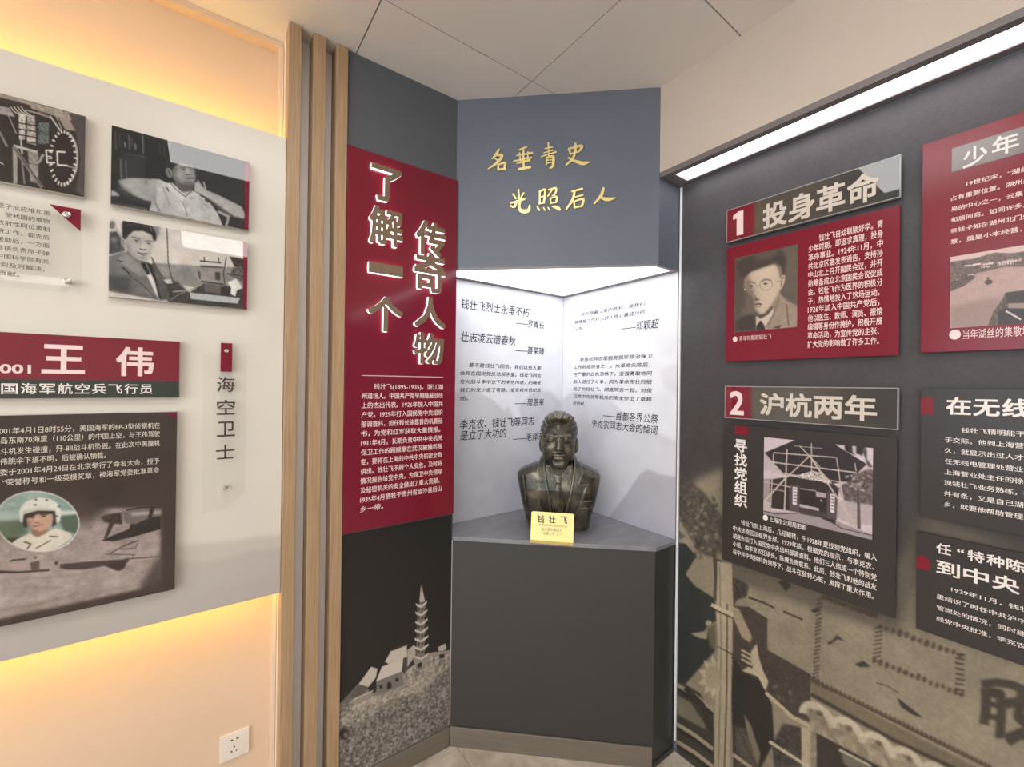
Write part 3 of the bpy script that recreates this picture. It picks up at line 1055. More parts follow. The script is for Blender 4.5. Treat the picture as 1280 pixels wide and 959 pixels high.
# ------------------------------------------------------------------ slatted edge
t = empty('slat_screen', (0.31, 1.64, 0), 'narrow screen of three upright ash wood slats beside the red board', 'slat screen')
box_obj('backing_panel', (0.2155, 1.624, 0.001), (0.4015, 1.704, ZC - 0.001), MT['slatback'], t)
for x0, x1 in ((0.2145, 0.2525), (0.2885, 0.3285), (0.3625, 0.4012)):
    box_obj('slat', (x0, 1.553, 0.001), (x1, 1.6238, ZC - 0.001), MT['wood'], t, 0.0015)

# ------------------------------------------------------------------ display board on the left wall, warm strips behind it
DB0, DB1 = -1.45, 0.2135
DV0, DV1 = 0.806, 2.299
DF = 0.0          # front of the white board lies in the plane of the pillar face
FD = Frame((0, 1.572, 0), (1, 0, 0), (0, -1, 0))
a = [FD.at(0, 59.2), FD.at(354.3, 172), FD.at(0, 827.3), FD.at(344.5, 743.4)]
DV1 = (a[0][1] + a[1][1]) / 2
DV0 = (a[2][1] + a[3][1]) / 2
t = empty('display_board', (-0.6, 1.60, DV0), 'large white board floating off the left wall, warm light glowing along its edges', 'display board')
slab('panel', FD, DB0, DB1, DV0, DV1, -0.022, 0.0, MT['board'], t, 0.001)
p = Print(FD.crop(0, 600, 2.67), 0.0, DB0 + 0.004, DB1 - 0.0015, DV0 + 0.0015, DV1 - 0.0015, 240, (216, 208, 196))
p.poly([(300, 380), (560, 262), (590, 262), (690, 270), (760, 255), (830, 230), (940, 218), (940, 400), (0, 620), (-900, 800), (-900, 640)], (178, 169, 162), 1.2, 0.95)
p.poly([(560, 225), (640, 215), (760, 205), (860, 190), (940, 184), (940, 222), (830, 232), (700, 270), (590, 258)], (194, 185, 175), 1.0, 0.9)
p.poly([(600, 270), (760, 268), (940, 240), (940, 300), (700, 360), (400, 420)], (192, 183, 176), 4, 0.6)
p.grain(0.012, 20)
p.build('mountain_print', MT['scene'], t, 0.0005)
for v0_, v1_ in ((DV1 - 0.022, DV1 - 0.010), (DV0 + 0.010, DV0 + 0.022)):
    slab('led_strip', FD, DB0 + 0.02, DB1 - 0.004, v0_, v1_, -0.030, -0.0225, MT['strip'], t)
for x in (-1.2, -0.5, 0.12):
    slab('batten', FD, x - 0.02, x + 0.02, DV0 + 0.12, DV1 - 0.12, -0.132, -0.0225, MT['backing'], t)
# cove trims on the wall around the board
structure(box_obj('trim_2', (XMIN, 1.668, ZC - 0.022), (0.2143, YL, ZC - 0.0005), MT['cream'], None, 0.002))
structure(box_obj('trim_3', (0.2010, 1.655, 0.0005), (0.2142, YL - 0.0005, ZC - 0.0225), MT['cream'], None, 0.0015))

# photo boards
DPH = FD.o[1] - 1.552       # their face stands 2 cm in front of the board
RB = (112, 28, 46)


def photo_board(name, quad, label, draw, base, crop, nx, leftmost=None, cat='photograph', band=0.013, thick=0.016):
    q = [FD.at(*c, DPH) for c in quad]
    u0 = leftmost if leftmost is not None else (q[0][0] + q[3][0]) / 2
    u1 = (q[1][0] + q[2][0]) / 2
    v1 = (q[0][1] + q[1][1]) / 2
    v0 = (q[2][1] + q[3][1]) / 2
    t = empty(name, tuple(FD.P((u0 + u1) / 2, v0, DPH)), label, cat)
    slab('backboard', FD, u0, u1, v0, v1, DPH - thick, DPH, MT['edge'], t, 0.0006)
    pr = Print(FD.crop(*crop), DPH, u0 + 0.0005, u1 - 0.0005, v0 + 0.0005, v1 - 0.0005, nx, base)
    draw(pr)
    pr.img = blur1c(pr.img, 0.6)
    pr.grain(0.03, 2.2, 3).grain(0.06, 22, 4)
    pr.build('photo_print', MT['photo'], t, 0.0007)
    for uu in (u0 + 0.3 * (u1 - u0), u0 + 0.7 * (u1 - u0)):
        slab('spacer', FD, uu - 0.02, uu + 0.02, v0 + 0.02, v1 - 0.02, 0.0014, DPH - thick, MT['edge'], t)
    return t


def draw_machine(p):
    L, D, G_ = (176, 168, 158), (40, 34, 31), (112, 104, 98)
    p.poly([(-20, 30), (270, 120), (600, 210), (745, 250), (745, 300), (560, 270), (250, 170), (-20, 90)], (150, 138, 126), 1.2, 1, 0.2)
    p.poly([(590, 215), (740, 250), (725, 940), (650, 880), (690, 600), (650, 380)], (74, 66, 66), 1.5)
    p.poly([(-20, 75), (120, 110), (260, 150), (270, 190), (-20, 130)], (58, 50, 46), 1)
    p.poly([(-20, 150), (80, 170), (130, 250), (-20, 220)], (150, 140, 138), 1, 1, 0.2)
    p.poly([(160, 220), (220, 225), (215, 440), (165, 450)], L, 0.8, 1, 0.4, 4)
    p.poly([(235, 230), (300, 240), (310, 490), (230, 470)], (158, 150, 142), 0.8, 1, 0.45, 4)
    p.poly([(330, 290), (420, 300), (420, 480), (330, 480)], (90, 96, 92), 1, 1, 0.5, 3)
    for y in (300, 350, 400, 450):
        p.line([(160, y), (310, y + 25)], 9, D)
    for x in (90, 120, 150, 180):
        p.line([(x, 160), (x + 30, 200), (x + 90, 240)], 9, (186, 176, 166))
    p.line([(220, 190), (330, 220), (440, 260)], 14, (140, 132, 124))
    p.line([(430, 240), (520, 370)], 14, L)
    p.line([(480, 240), (540, 380)], 9, (150, 142, 136))
    p.poly([(495, 245), (590, 255), (650, 370), (560, 360)], (140, 126, 116), 1)
    p.ell(540, 590, 110, 235, (46, 38, 35), 4, 1.0)
    t = np.linspace(-1.35, 1.35, 18)
    p.line([(545 + 112 * math.cos(a) * 1.05, 600 + 225 * math.sin(a)) for a in t], 20, (156, 148, 140))
    for k in range(26):
        a = k / 26 * 2 * math.pi
        x, y = 540 + 95 * math.cos(a), 600 + 215 * math.sin(a)
        p.line([(x, y), (x + 24 * math.cos(a), y + 24 * math.sin(a) + 4)], 15, (206, 198, 188))
    p.line([(455, 535), (395, 535), (405, 640), (470, 640)], 15, (206, 198, 190))
    p.line([(405, 585), (440, 588)], 10, (190, 182, 174))
    p.line([(560, 550), (490, 545), (495, 660), (580, 665)], 15, (206, 198, 190))
    p.line([(580, 670), (640, 685)], 9, (160, 152, 146))
    p.line([(370, 570), (340, 630), (270, 670)], 24, (150, 142, 134))
    p.poly([(110, 530), (150, 500), (150, 820), (115, 820)], (150, 142, 134), 0.8)
    p.poly([(240, 540), (330, 560), (325, 820), (260, 800)], (140, 132, 126), 1, 1, 0.3)
    p.line([(120, 495), (320, 550)], 22, (166, 158, 150))
    p.line([(120, 510), (360, 850)], 32, (120, 112, 106))
    p.line([(130, 520), (370, 855)], 8, (50, 44, 40))
    p.line([(180, 440), (190, 560)], 18, (160, 152, 146))
    p.line([(190, 640), (210, 820)], 16, (120, 112, 106))
    p.line([(0, 380), (60, 500)], 20, (130, 122, 116))
    p.line([(70, 230), (140, 390)], 9, (150, 142, 136))
    p.line([(-10, 630), (30, 655)], 10, (180, 172, 164))
    p.line([(330, 210), (420, 250)], 16, (126, 118, 112))
    p.poly([(-700, 60), (-40, 120), (-20, 800), (-700, 640)], (64, 58, 54), 6, 0.7, 0.7, 10)


def draw_thinker(p):
    D = (38, 38, 39)
    for x, y, h, c in ((95, 100, 150, 66), (130, 110, 120, 58), (175, 190, 40, 120), (210, 130, 120, 86), (232, 150, 70, 70), (262, 200, 50, 110), (325, 130, 150, 92), (470, 200, 90, 56), (505, 210, 90, 60)):
        p.line([(x, y), (x + 6, y + h)], 14, c, 0.8)
    p.poly([(135, 290), (345, 300), (345, 480), (140, 495)], (48, 48, 49), 1.2)
    p.line([(140, 330), (145, 495)], 12, 96)
    p.line([(185, 340), (190, 490)], 10, 82)
    p.line([(180, 285), (345, 310)], 8, 70)
    p.poly([(750, 380), (1000, 450), (1190, 520), (1190, 720), (1120, 700), (860, 580), (790, 540)], (50, 50, 51), 2)
    p.poly([(60, 590), (110, 610), (135, 640), (60, 640)], 150, 1)
    p.poly([(60, 700), (350, 740), (380, 770), (60, 720)], 84, 2)
    # shirt
    p.poly([(400, 495), (470, 500), (530, 530), (575, 540), (650, 605), (740, 590), (800, 640), (860, 660), (910, 720), (960, 790), (1000, 890), (380, 765), (400, 690)], (176, 175, 173), 1, 1, 0.1, 12)
    # raised right arm
    p.poly([(120, 510), (200, 490), (330, 490), (440, 505), (450, 600), (425, 690), (350, 680), (250, 640), (150, 580)], (150, 149, 147), 1.6, 1, 0.08, 10)
    p.poly([(120, 510), (160, 560), (250, 640), (350, 690), (425, 700), (390, 720), (250, 680), (120, 600)], (66, 66, 66), 4, 0.8)
    p.poly([(330, 490), (370, 520), (350, 560), (345, 500)], 110, 2)
    # neck, head
    p.poly([(590, 520), (770, 520), (770, 560), (730, 600), (650, 606), (600, 560)], (84, 83, 82), 2)
    p.poly([(575, 400), (600, 370), (640, 358), (700, 370), (745, 390), (765, 430), (772, 480), (765, 530), (720, 545), (660, 535), (600, 510), (578, 470)], (138, 136, 133), 2.0)
    p.poly([(575, 400), (600, 380), (620, 400), (610, 470), (650, 530), (600, 510), (578, 470)], (92, 91, 89), 3, 0.9)
    p.poly([(500, 400), (510, 350), (560, 300), (640, 310), (700, 350), (740, 385), (700, 378), (640, 362), (600, 385), (575, 420), (560, 430)], (46, 45, 45), 1.6)
    p.ell(548, 445, 26, 44, 118, -18, 1)
    p.line([(540, 420), (560, 470)], 8, 74)
    p.line([(640, 405), (690, 400)], 8, 80)
    p.line([(705, 395), (740, 405)], 8, 84)
    p.ell(672, 418, 15, 6, 66)
    p.ell(725, 420, 10, 5, 70)
    p.poly([(690, 420), (712, 400), (735, 450), (720, 466), (690, 460)], (164, 161, 158), 1.2)
    p.line([(690, 460), (735, 458)], 9, 70)
    p.line([(690, 492), (760, 490)], 10, 74)
    p.poly([(660, 520), (760, 520), (740, 545), (690, 545)], 100, 2)
    p.ell(640, 460, 30, 26, 150, 0, 4, 0.7)
    # left hand behind the neck, forearm
    p.poly([(765, 530), (790, 520), (860, 590), (960, 630), (1060, 680), (1160, 730), (1190, 800), (1180, 832), (1100, 815), (960, 720), (860, 650), (760, 600)], (158, 156, 153), 1.4, 1, 0.08, 10)
    p.poly([(860, 640), (960, 720), (1100, 815), (1180, 832), (1180, 850), (1060, 820), (940, 740)], (96, 95, 94), 2.5, 0.8)
    p.poly([(845, 650), (890, 680), (880, 700), (850, 680)], (60, 60, 60), 1)
    for a, b in (((790, 510), (812, 548)), ((838, 520), (856, 580))):
        p.line([a, b], 13, 150)
    # collar and folds
    p.poly([(530, 535), (575, 530), (690, 640), (660, 690), (560, 600)], (198, 196, 193), 1)
    p.line([(560, 530), (600, 580), (690, 650)], 7, 88)
    p.line([(690, 640), (740, 600)], 7, 80)
    p.poly([(690, 650), (760, 600), (820, 640), (760, 640)], (192, 190, 187), 1)
    p.line([(660, 690), (690, 760), (700, 810)], 7, 120)
    p.line([(500, 560), (520, 640), (560, 720)], 12, 140, 1.5)
    p.line([(425, 640), (430, 700), (470, 770)], 16, 110, 2)
    p.line([(530, 570), (545, 600)], 9, 60)
    p.line([(800, 660), (880, 740)], 16, 150, 2)
    p.poly([(900, 690), (960, 760), (1000, 890), (1180, 930), (1180, 840), (1040, 810)], (46, 46, 47), 1.2)
    p.line([(960, 770), (1050, 815), (1030, 890)], 22, 150)
    p.poly([(1184, 350), (1240, 350), (1240, 960), (1184, 960)], RB, 0.3)


def draw_youth(p):
    p.poly([(30, 40), (1220, 240), (1220, 430), (420, 430), (30, 380)], (200, 192, 184), 1)
    p.poly([(420, 428), (830, 455), (1180, 470), (1180, 640), (800, 640), (560, 600), (420, 520)], (132, 129, 126), 1.5, 1, 0.12, 8)
    p.poly([(480, 560), (620, 590), (720, 680), (820, 600), (1180, 640), (1180, 820), (540, 760)], (62, 60, 58), 2, 1, 0.25, 6)
    p.ell(70, 110, 26, 34, (110, 104, 100), 0, 1.5)
    p.poly([(40, 170), (110, 160), (150, 230), (180, 330), (40, 360)], (70, 68, 67), 2, 1, 0.2)
    p.ell(85, 235, 26, 20, (120, 117, 114), 0, 3)
    p.line([(100, 130), (170, 230)], 16, (170, 163, 156), 1)
    p.poly([(400, 110), (470, 120), (470, 180), (440, 230), (410, 180)], (112, 110, 118), 3, 0.8)
    # suit
    p.poly([(40, 375), (150, 340), (190, 340), (300, 430), (370, 530), (430, 680), (470, 745), (40, 665)], (104, 102, 100), 1.2, 1, 0.12, 10)
    p.poly([(40, 530), (220, 540), (220, 680), (40, 660)], (58, 57, 56), 5, 0.8)
    p.poly([(110, 395), (185, 340), (300, 432), (370, 540), (300, 540), (160, 440)], (128, 126, 123), 1.2, 1, 0.1)
    p.line([(150, 460), (215, 520)], 12, 48)
    p.line([(110, 400), (160, 425)], 8, 52)
    p.line([(215, 530), (330, 620), (430, 720)], 7, 60)
    p.poly([(360, 530), (395, 510), (440, 610), (470, 745), (425, 660)], (206, 200, 194), 0.8)
    p.poly([(305, 430), (345, 420), (388, 510), (372, 535), (345, 500)], (44, 43, 43), 0.8)
    p.poly([(350, 410), (400, 380), (430, 430), (520, 590), (555, 740), (470, 745), (440, 600), (390, 500)], (84, 82, 80), 1.2, 1, 0.15)
    p.poly([(350, 415), (400, 440), (450, 590), (480, 740), (460, 720), (430, 590)], (40, 39, 39), 1.2)
    p.poly([(345, 415), (395, 375), (415, 420), (400, 440)], (196, 190, 184), 0.8)
    # neck
    p.poly([(195, 320), (300, 400), (350, 415), (340, 430), (290, 425), (190, 345)], (96, 93, 91), 1.5)
    # face
    p.poly([(178, 235), (205, 190), (255, 163), (340, 163), (400, 195), (415, 250), (410, 310), (392, 365), (345, 412), (295, 408), (235, 372), (192, 310), (178, 280)], (172, 166, 160), 1.5)
    p.poly([(178, 240), (205, 270), (230, 340), (300, 405), (235, 372), (192, 310)], (96, 92, 90), 4, 0.8)
    p.poly([(250, 170), (340, 168), (390, 195), (300, 215), (230, 195)], (190, 184, 178), 4, 0.7)
    p.ell(345, 290, 18, 24, 196, 10, 4, 0.7)
    p.poly([(150, 100), (165, 70), (240, 72), (330, 92), (400, 110), (440, 180), (440, 240), (420, 250), (400, 192), (330, 160), (250, 160), (212, 190), (180, 235), (155, 215)], (40, 38, 38), 1.2)
    p.line([(200, 110), (300, 100), (380, 130)], 10, 66, 1.5)
    p.line([(385, 110), (400, 160)], 6, 150)
    p.ell(162, 258, 17, 36, 150, -8, 1)
    p.line([(158, 235), (168, 280)], 7, 92)
    p.line([(232, 212), (270, 216), (306, 236)], 7, 74, 0.9)
    p.line([(345, 248), (380, 243), (410, 248)], 6, 80, 0.9)
    p.ell(274, 241, 19, 6, 62, 14, 0.9)
    p.ell(376, 266, 16, 5.5, 64, 6, 0.9)
    p.ell(272, 256, 24, 7, 128, 8, 2, 0.7)
    p.poly([(318, 240), (340, 250), (358, 305), (330, 318), (300, 302)], (182, 176, 170), 1.8, 0.9)
    p.line([(300, 308), (330, 320), (356, 314)], 8, 66)
    p.line([(312, 250), (306, 285)], 9, 130, 1.5)
    p.line([(284, 342), (318, 352), (366, 352)], 9, 62)
    p.poly([(284, 345), (320, 356), (364, 354), (330, 372)], (118, 110, 106), 1.2)
    p.line([(305, 385), (345, 388)], 8, 112, 1.5)
    p.line([(275, 310), (262, 345)], 8, 130, 2)
    # wires and instruments
    p.line([(530, 135), (540, 420), (570, 560), (640, 640), (705, 675)], 9, (74, 68, 64))
    p.line([(400, 380), (440, 470), (520, 580), (690, 690)], 9, (78, 72, 68))
    p.line([(580, 672), (720, 660), (800, 620), (830, 595)], 8, (160, 152, 144))
    p.line([(560, 740), (640, 690), (740, 650), (830, 610)], 5, (140, 134, 128))
    p.poly([(500, 570), (560, 565), (580, 600), (530, 605)], (196, 190, 184), 0.8)
    p.poly([(815, 445), (1000, 462), (1000, 612), (820, 585)], (136, 130, 124), 0.8, 1, 0.1)
    p.line([(810, 412), (985, 428)], 12, (66, 60, 58))
    p.line([(815, 458), (1000, 468)], 10, (70, 64, 60))
    p.line([(845, 380), (845, 412)], 8, 60)
    p.line([(965, 385), (965, 425)], 8, 60)
    p.poly([(935, 505), (980, 510), (978, 580), (938, 572)], (70, 64, 60), 0.8)
    p.line([(820, 585), (1005, 610)], 12, (60, 56, 54))
    p.line([(800, 500), (808, 560)], 18, (84, 78, 74))
    p.poly([(845, 610), (990, 622), (985, 690), (850, 670)], (96, 90, 86), 1)
    p.line([(1030, 380), (1005, 520), (1020, 620), (1060, 650)], 8, (60, 56, 54))
    p.poly([(1055, 375), (1180, 395), (1180, 470), (1100, 460)], (58, 54, 52), 1, 1, 0.4, 4)
    p.poly([(1090, 460), (1180, 470), (1180, 600), (1120, 560), (1060, 540)], (92, 86, 82), 1, 1, 0.5, 3)
    p.line([(1040, 520), (1180, 545)], 8, 60)
    p.poly([(1040, 590), (1075, 580), (1110, 560), (1170, 640), (1120, 660), (1105, 712), (1065, 690), (1070, 640)], (210, 204, 198), 0.8)
    p.poly([(985, 630), (1060, 640), (1060, 720), (980, 690)], (52, 49, 48), 1.2)
    p.poly([(1172, 240), (1230, 240), (1230, 850), (1170, 850)], RB, 0.3)


cr = (0, 110, 6.85)
def Q(cropv, pts):
    return [(cropv[0] + x / cropv[2], cropv[1] + y / cropv[2]) for x, y in pts]


photo_board('photo_board', [(0, 115), Q(cr, [(738, 250)])[0], Q(cr, [(722, 940)])[0], (0, 226)],
            'dark glossy photograph of machinery with cables, cut by the left edge', draw_machine, (48, 42, 38), cr, 330, leftmost=-0.52)
cr = (130, 150, 6.737)
photo_board('photo_board', Q(cr, [(62, 42), (1228, 358), (1218, 935), (55, 705)]),
            'glossy photograph of a man in pale shirt leaning back, hand behind head', draw_thinker, (40, 40, 41), cr, 300)
cr = (130, 265, 6.737)
photo_board('photo_board', Q(cr, [(42, 48), (1212, 258), (1205, 820), (38, 715)]),
            'glossy photograph of a young man in suit and tie beside instruments', draw_youth, (196, 188, 180), cr, 300)

# acrylic text panel
cr = (0, 240, 7.375)
FT = FD.crop(*cr)
AD = 0.022
u1 = FT.at(752, 165, AD)[0]
vt = FT.at(752, 165, AD)[1] + 0.002
vb = FT.at(745, 935, AD)[1]
t = empty('acrylic_sign', tuple(FD.P(-0.35, vb, AD)), 'clear acrylic text panel with a dark red corner triangle and steel studs', 'text panel')
slab('acrylic_sheet', FD, -0.72, u1, vb, vt, AD - 0.005, AD, MT['acrylic'], t)
a = [FT.at(455, 112, AD), FT.at(750, 165, AD), FT.at(745, 365, AD)]
us = (a[1][0] + a[2][0]) / 2 - 0.0005
tri = [(a[0][0], a[1][1]), (us, a[2][1]), (us, a[1][1])]
polyslab('corner_triangle', FD, tri, AD + 0.0002, AD + 0.001, MT['redp'], t)
for x, y in ((622, 213), (620, 822)):
    s_ = FT.at(x, y, AD)
    screw('stud', FD, s_[0], s_[1], 0.0014, AD + 0.008, 0.0078, t)
lines = ['原子反应堆和第', '使我国的堆物', '放射性同位素制', '研工作，都先后', '援助后，一方面', '直接负责原子弹', '中国科学院有关', '得到及时解决，', '大贡献。']
uR = FT.at(461, 200, AD)[0]
va, vb_ = FT.at(460, 200, AD)[1], FT.at(455, 645, AD)[1]
cw = (FT.at(460, 490, AD)[0] - FT.at(260, 478, AD)[0]) / 2.9
it = []
for i, s in enumerate(lines):
    w = len(s) * cw - 0.1 * cw
    rr = uR
    if i == 7:
        rr = FT.at(412, 720, AD)[0]
    if i == 8:
        rr = FT.at(180, 770, AD)[0]
    it.append((s, rr - w, va - (va - vb_) / 6 * i, cw * 1.0, w, 1.0))
make_text('lettering', FD, AD + 0.0004, it, MT['brownink'], t, 0.006)

# name sign
cr = (0, 410, 5.565)
FN = FD.crop(*cr)
ND = 0.020
u1 = (FN.at(1253, 97, ND)[0] + FN.at(1245, 485, ND)[0]) / 2
v1 = (FN.at(0, 22, ND)[1] + FN.at(1253, 97, ND)[1]) / 2
vm = FN.at(1250, 370, ND)[1]
v0 = FN.at(1245, 485, ND)[1]
t = empty('name_sign', tuple(FD.P(-0.3, v0, ND)), 'wide red sign with two large pale characters above a dark green band', 'sign')
slab('backboard', FD, -0.72, u1, v0, v1, 0.0014, ND - 0.001, MT['edge'], t, 0.0006)
slab('red_band', FD, -0.7195, u1 - 0.0005, vm, v1 - 0.0005, ND - 0.001, ND, MT['red'], t)
MT['greenblack'] = mat('green_black_panel', (50, 54, 46), 0.10, noise=0.05, nscale=5)
slab('dark_band', FD, -0.7195, u1 - 0.0005, v0 + 0.0005, vm, ND - 0.001, ND, MT['greenblack'], t)


def boxed(F, s, x0, y0, x1, y1, d):
    cx, cy = (x0 + x1) / 2, (y0 + y1) / 2
    return (s, F.at(x0, cy, d)[0], F.at(x1, cy, d)[0], F.at(cx, y1, d)[1], F.at(cx, y0, d)[1])


def fit_text(name, F, d, items, m, parent, bold=0.0):
    """Each string stretched to fill its own measured rectangle."""
    for (s, u0, u1, v0, v1), (v, fs) in zip(items, glyph_mesh([i[0] for i in items], bold)):
        lo, hi = v.min(0), v.max(0)
        P = F.o + np.outer(u0 + (v[:, 0] - lo[0]) / (hi[0] - lo[0]) * (u1 - u0), F.u) + np.outer(v0 + (v[:, 1] - lo[1]) / (hi[1] - lo[1]) * (v1 - v0), F.z) + np.outer(v[:, 2] + d, F.n)
        me = bpy.data.meshes.new(name)
        me.from_pydata(P.tolist(), [], fs)
        keep_world(link(name, me, m), parent)


fit_text('lettering', FD, ND + 0.0006, [boxed(FN, '王', 290, 118, 592, 318, ND), boxed(FN, '伟', 808, 134, 1070, 336, ND), boxed(FN, '2001', -88, 252, 217, 316, ND)], MT['pinkink'], t, 0.024)
cw = (FN.at(1070, 425, ND)[0] - FN.at(0, 420, ND)[0]) / 9
uE = FN.at(1070, 425, ND)[0]
vc = (FN.at(1030, 426, ND)[1] + FN.at(50, 422, ND)[1]) / 2
o = make_text('lettering', FD, ND + 0.0006, [(c, uE - cw * (10 - i) + 0.06 * cw, vc, cw * 0.92, cw * 0.86, 1.0) for i, c in enumerate('中国海军航空兵飞行员')], MT['ink'], t, 0.012)

# dark story board with the pilot portrait
cr = (0, 505, 5.689)
FS = FD.crop(*cr)
SD = 0.020
u1 = (FD.at(222, 515.2, SD)[0] + FD.at(218.3, 737.4, SD)[0]) / 2
v1 = (FS.at(1262, 58, SD)[1] + FS.at(0, 80, SD)[1]) / 2
v0 = (FD.at(0, 783.5, SD)[1] + FD.at(218.3, 737.4, SD)[1]) / 2
t = empty('story_board', tuple(FD.P(-0.3, v0, SD)), 'dark brown story board with a helmeted pilot in an oval above a jet', 'wall panel')
slab('backboard', FD, -0.72, u1, v0, v1, 0.0014, SD, MT['edge'], t, 0.0006)
cr2 = (0, 605, 5.329)
p = Print(FD.crop(*cr2), SD, -0.7195, u1 - 0.0005, v0 + 0.0005, v1 - 0.0005, 560, (66, 54, 47))
p.poly([(-2500, 480), (-300, 300), (400, 260), (560, 210), (680, 160), (1070, 160), (1070, 640), (940, 700), (0, 900), (-2500, 1200)], (164, 148, 142), 3, 1.0, 0.16, 12)
p.poly([(560, 0), (840, 0), (690, 190), (600, 250), (540, 220)], (60, 49, 43), 10, 0.9)
p.poly([(-900, 120), (560, 120), (700, 170), (560, 270), (300, 330), (-900, 420)], (74, 62, 56), 12, 0.8)
p.poly([(930, 700), (1000, 560), (1072, 460), (1090, 460), (1090, 700), (960, 740)], (74, 64, 58), 7, 0.9)
p.poly([(-300, 640), (400, 560), (900, 600), (1000, 560), (900, 660), (0, 840), (-300, 860)], (178, 162, 156), 8, 0.7, 0.15, 9)
for a in (((0, 840), (140, 820), (300, 800)), ((250, 800), (420, 760), (540, 730)), ((100, 640), (400, 620), (620, 590)), ((500, 780), (700, 710), (840, 690)), ((20, 700), (200, 690), (420, 690))):
    p.line(list(a), 10, (136, 122, 116), 2.5, 0.8)
# upper aircraft
p.poly([(670, 380), (760, 340), (860, 300), (880, 240), (820, 230), (1072, 200), (1072, 300), (900, 350), (760, 382)], (46, 38, 34), 0.8)
p.poly([(815, 185), (900, 165), (1072, 165), (1072, 215), (1000, 225), (900, 270), (830, 260)], (120, 108, 102), 1.2)
p.poly([(870, 190), (1072, 180), (1072, 200), (880, 215)], (178, 168, 162), 1.5, 0.9)
p.poly([(1000, 160), (1030, 160), (1010, 230), (985, 230)], (52, 42, 38), 0.8)
p.line([(1072, 155), (940, 158), (840, 175)], 9, (58, 36, 40))
p.poly([(670, 225), (700, 205), (810, 190), (815, 270), (760, 265), (700, 255)], (66, 50, 44), 1.2, 1, 0.4, 4)
p.poly([(735, 250), (765, 255), (725, 340), (705, 368), (692, 366)], (60, 46, 40), 0.8)
# lower jet
p.poly([(-60, 545), (60, 520), (250, 500), (400, 525), (560, 515), (820, 492), (1040, 484), (1060, 488), (840, 512), (640, 545), (440, 565), (240, 575), (60, 590), (-60, 592)], (168, 152, 146), 0.8)
p.poly([(400, 535), (560, 520), (860, 500), (860, 512), (780, 580), (700, 545), (560, 570), (450, 572), (400, 560)], (72, 58, 52), 0.9)
p.poly([(690, 540), (845, 512), (830, 560), (795, 580)], (62, 48, 44), 0.8)
p.poly([(-60, 575), (130, 582), (330, 568), (330, 580), (130, 594), (-60, 596)], (56, 44, 40), 0.8)
p.poly([(200, 525), (265, 510), (262, 572), (210, 578)], (92, 78, 72), 0.8)
p.line([(70, 515), (90, 508), (170, 500)], 9, (46, 36, 32))
p.ell(236, 490, 8, 7, (50, 40, 36))
p.poly([(365, 518), (385, 515), (384, 538), (366, 540)], (66, 54, 50), 0.6)
for i in range(5):
    p.line([(82 + i * 20, 538), (84 + i * 20, 558)], 10, (206, 152, 156), 0.6)
p.line([(740, 460), (800, 425), (880, 390), (930, 378)], 6, (56, 46, 44))
p.line([(800, 435), (900, 430), (920, 395)], 5, (70, 60, 58))
p.line([(700, 468), (900, 472), (880, 480)], 5, (80, 68, 64))
p.line([(830, 500), (1050, 485)], 6, (70, 58, 54))
# oval pilot portrait
p.ell(250, 250, 282, 203, (222, 218, 206), 6, 0.6)
ov = p.mask([p.xy((250 + 273 * math.cos(a) * math.cos(0.1) - 195 * math.sin(a) * math.sin(0.1), 250 + 273 * math.cos(a) * math.sin(0.1) + 195 * math.sin(a) * math.cos(0.1))) for a in np.linspace(0, 2 * np.pi, 48, endpoint=False)])
keep = p.img.copy()
p.put(ov, (150, 168, 156), 1, 0, 0.12, 8)
p.poly([(-60, 180), (140, 200), (140, 260), (-60, 270)], (176, 186, 178), 3, 0.8)
p.poly([(-60, 250), (160, 240), (190, 330), (100, 360), (-60, 400)], (92, 106, 82), 3)
p.poly([(360, 60), (520, 140), (540, 190), (380, 190)], (134, 158, 148), 3)
p.poly([(380, 180), (540, 178), (540, 205), (380, 215)], (206, 212, 204), 2)
p.poly([(380, 215), (540, 200), (520, 330), (430, 320)], (84, 98, 82), 2)
p.poly([(-40, 370), (160, 350), (120, 400), (60, 420), (-20, 420)], (56, 52, 44), 2)
p.poly([(60, 415), (110, 370), (200, 330), (240, 355), (300, 330), (370, 295), (470, 325), (480, 360), (380, 430), (250, 460), (100, 440)], (222, 212, 194), 0.8, 1, 0.05)
p.line([(330, 350), (385, 352)], 8, (84, 72, 62))
p.line([(240, 430), (340, 375)], 7, (96, 84, 72))
p.line([(160, 385), (205, 400), (180, 435)], 9, (80, 68, 60))
p.poly([(205, 300), (330, 280), (310, 330), (250, 355), (215, 335)], (146, 108, 88), 1.2)
p.poly([(168, 215), (250, 190), (345, 190), (358, 240), (330, 295), (270, 318), (215, 300), (180, 265)], (196, 156, 134), 1.2)
p.poly([(168, 215), (190, 290), (215, 300), (190, 250)], (120, 88, 72), 2, 0.8)
p.poly([(140, 200), (170, 205), (185, 290), (160, 290), (145, 250)], (50, 44, 40), 1)
p.poly([(345, 175), (375, 180), (375, 270), (345, 290), (355, 230)], (48, 42, 38), 1)
p.poly([(160, 205), (250, 175), (360, 172), (355, 200), (250, 200), (170, 235)], (52, 40, 36), 1)
p.poly([(130, 200), (135, 160), (180, 115), (250, 92), (330, 98), (385, 130), (410, 190), (400, 250), (378, 262), (368, 180), (250, 176), (160, 198), (150, 262), (135, 250)], (226, 222, 210), 0.8)
p.poly([(150, 180), (250, 160), (370, 164), (370, 178), (250, 178), (155, 200)], (190, 184, 172), 1.2, 0.8)
for x, y in ((240, 105), (312, 108), (235, 140), (378, 215), (392, 150)):
    p.ell(x, y, 9, 7, (92, 86, 80))
p.line([(195, 215), (235, 208)], 7, (56, 40, 34))
p.line([(265, 205), (320, 203)], 7, (56, 40, 34))
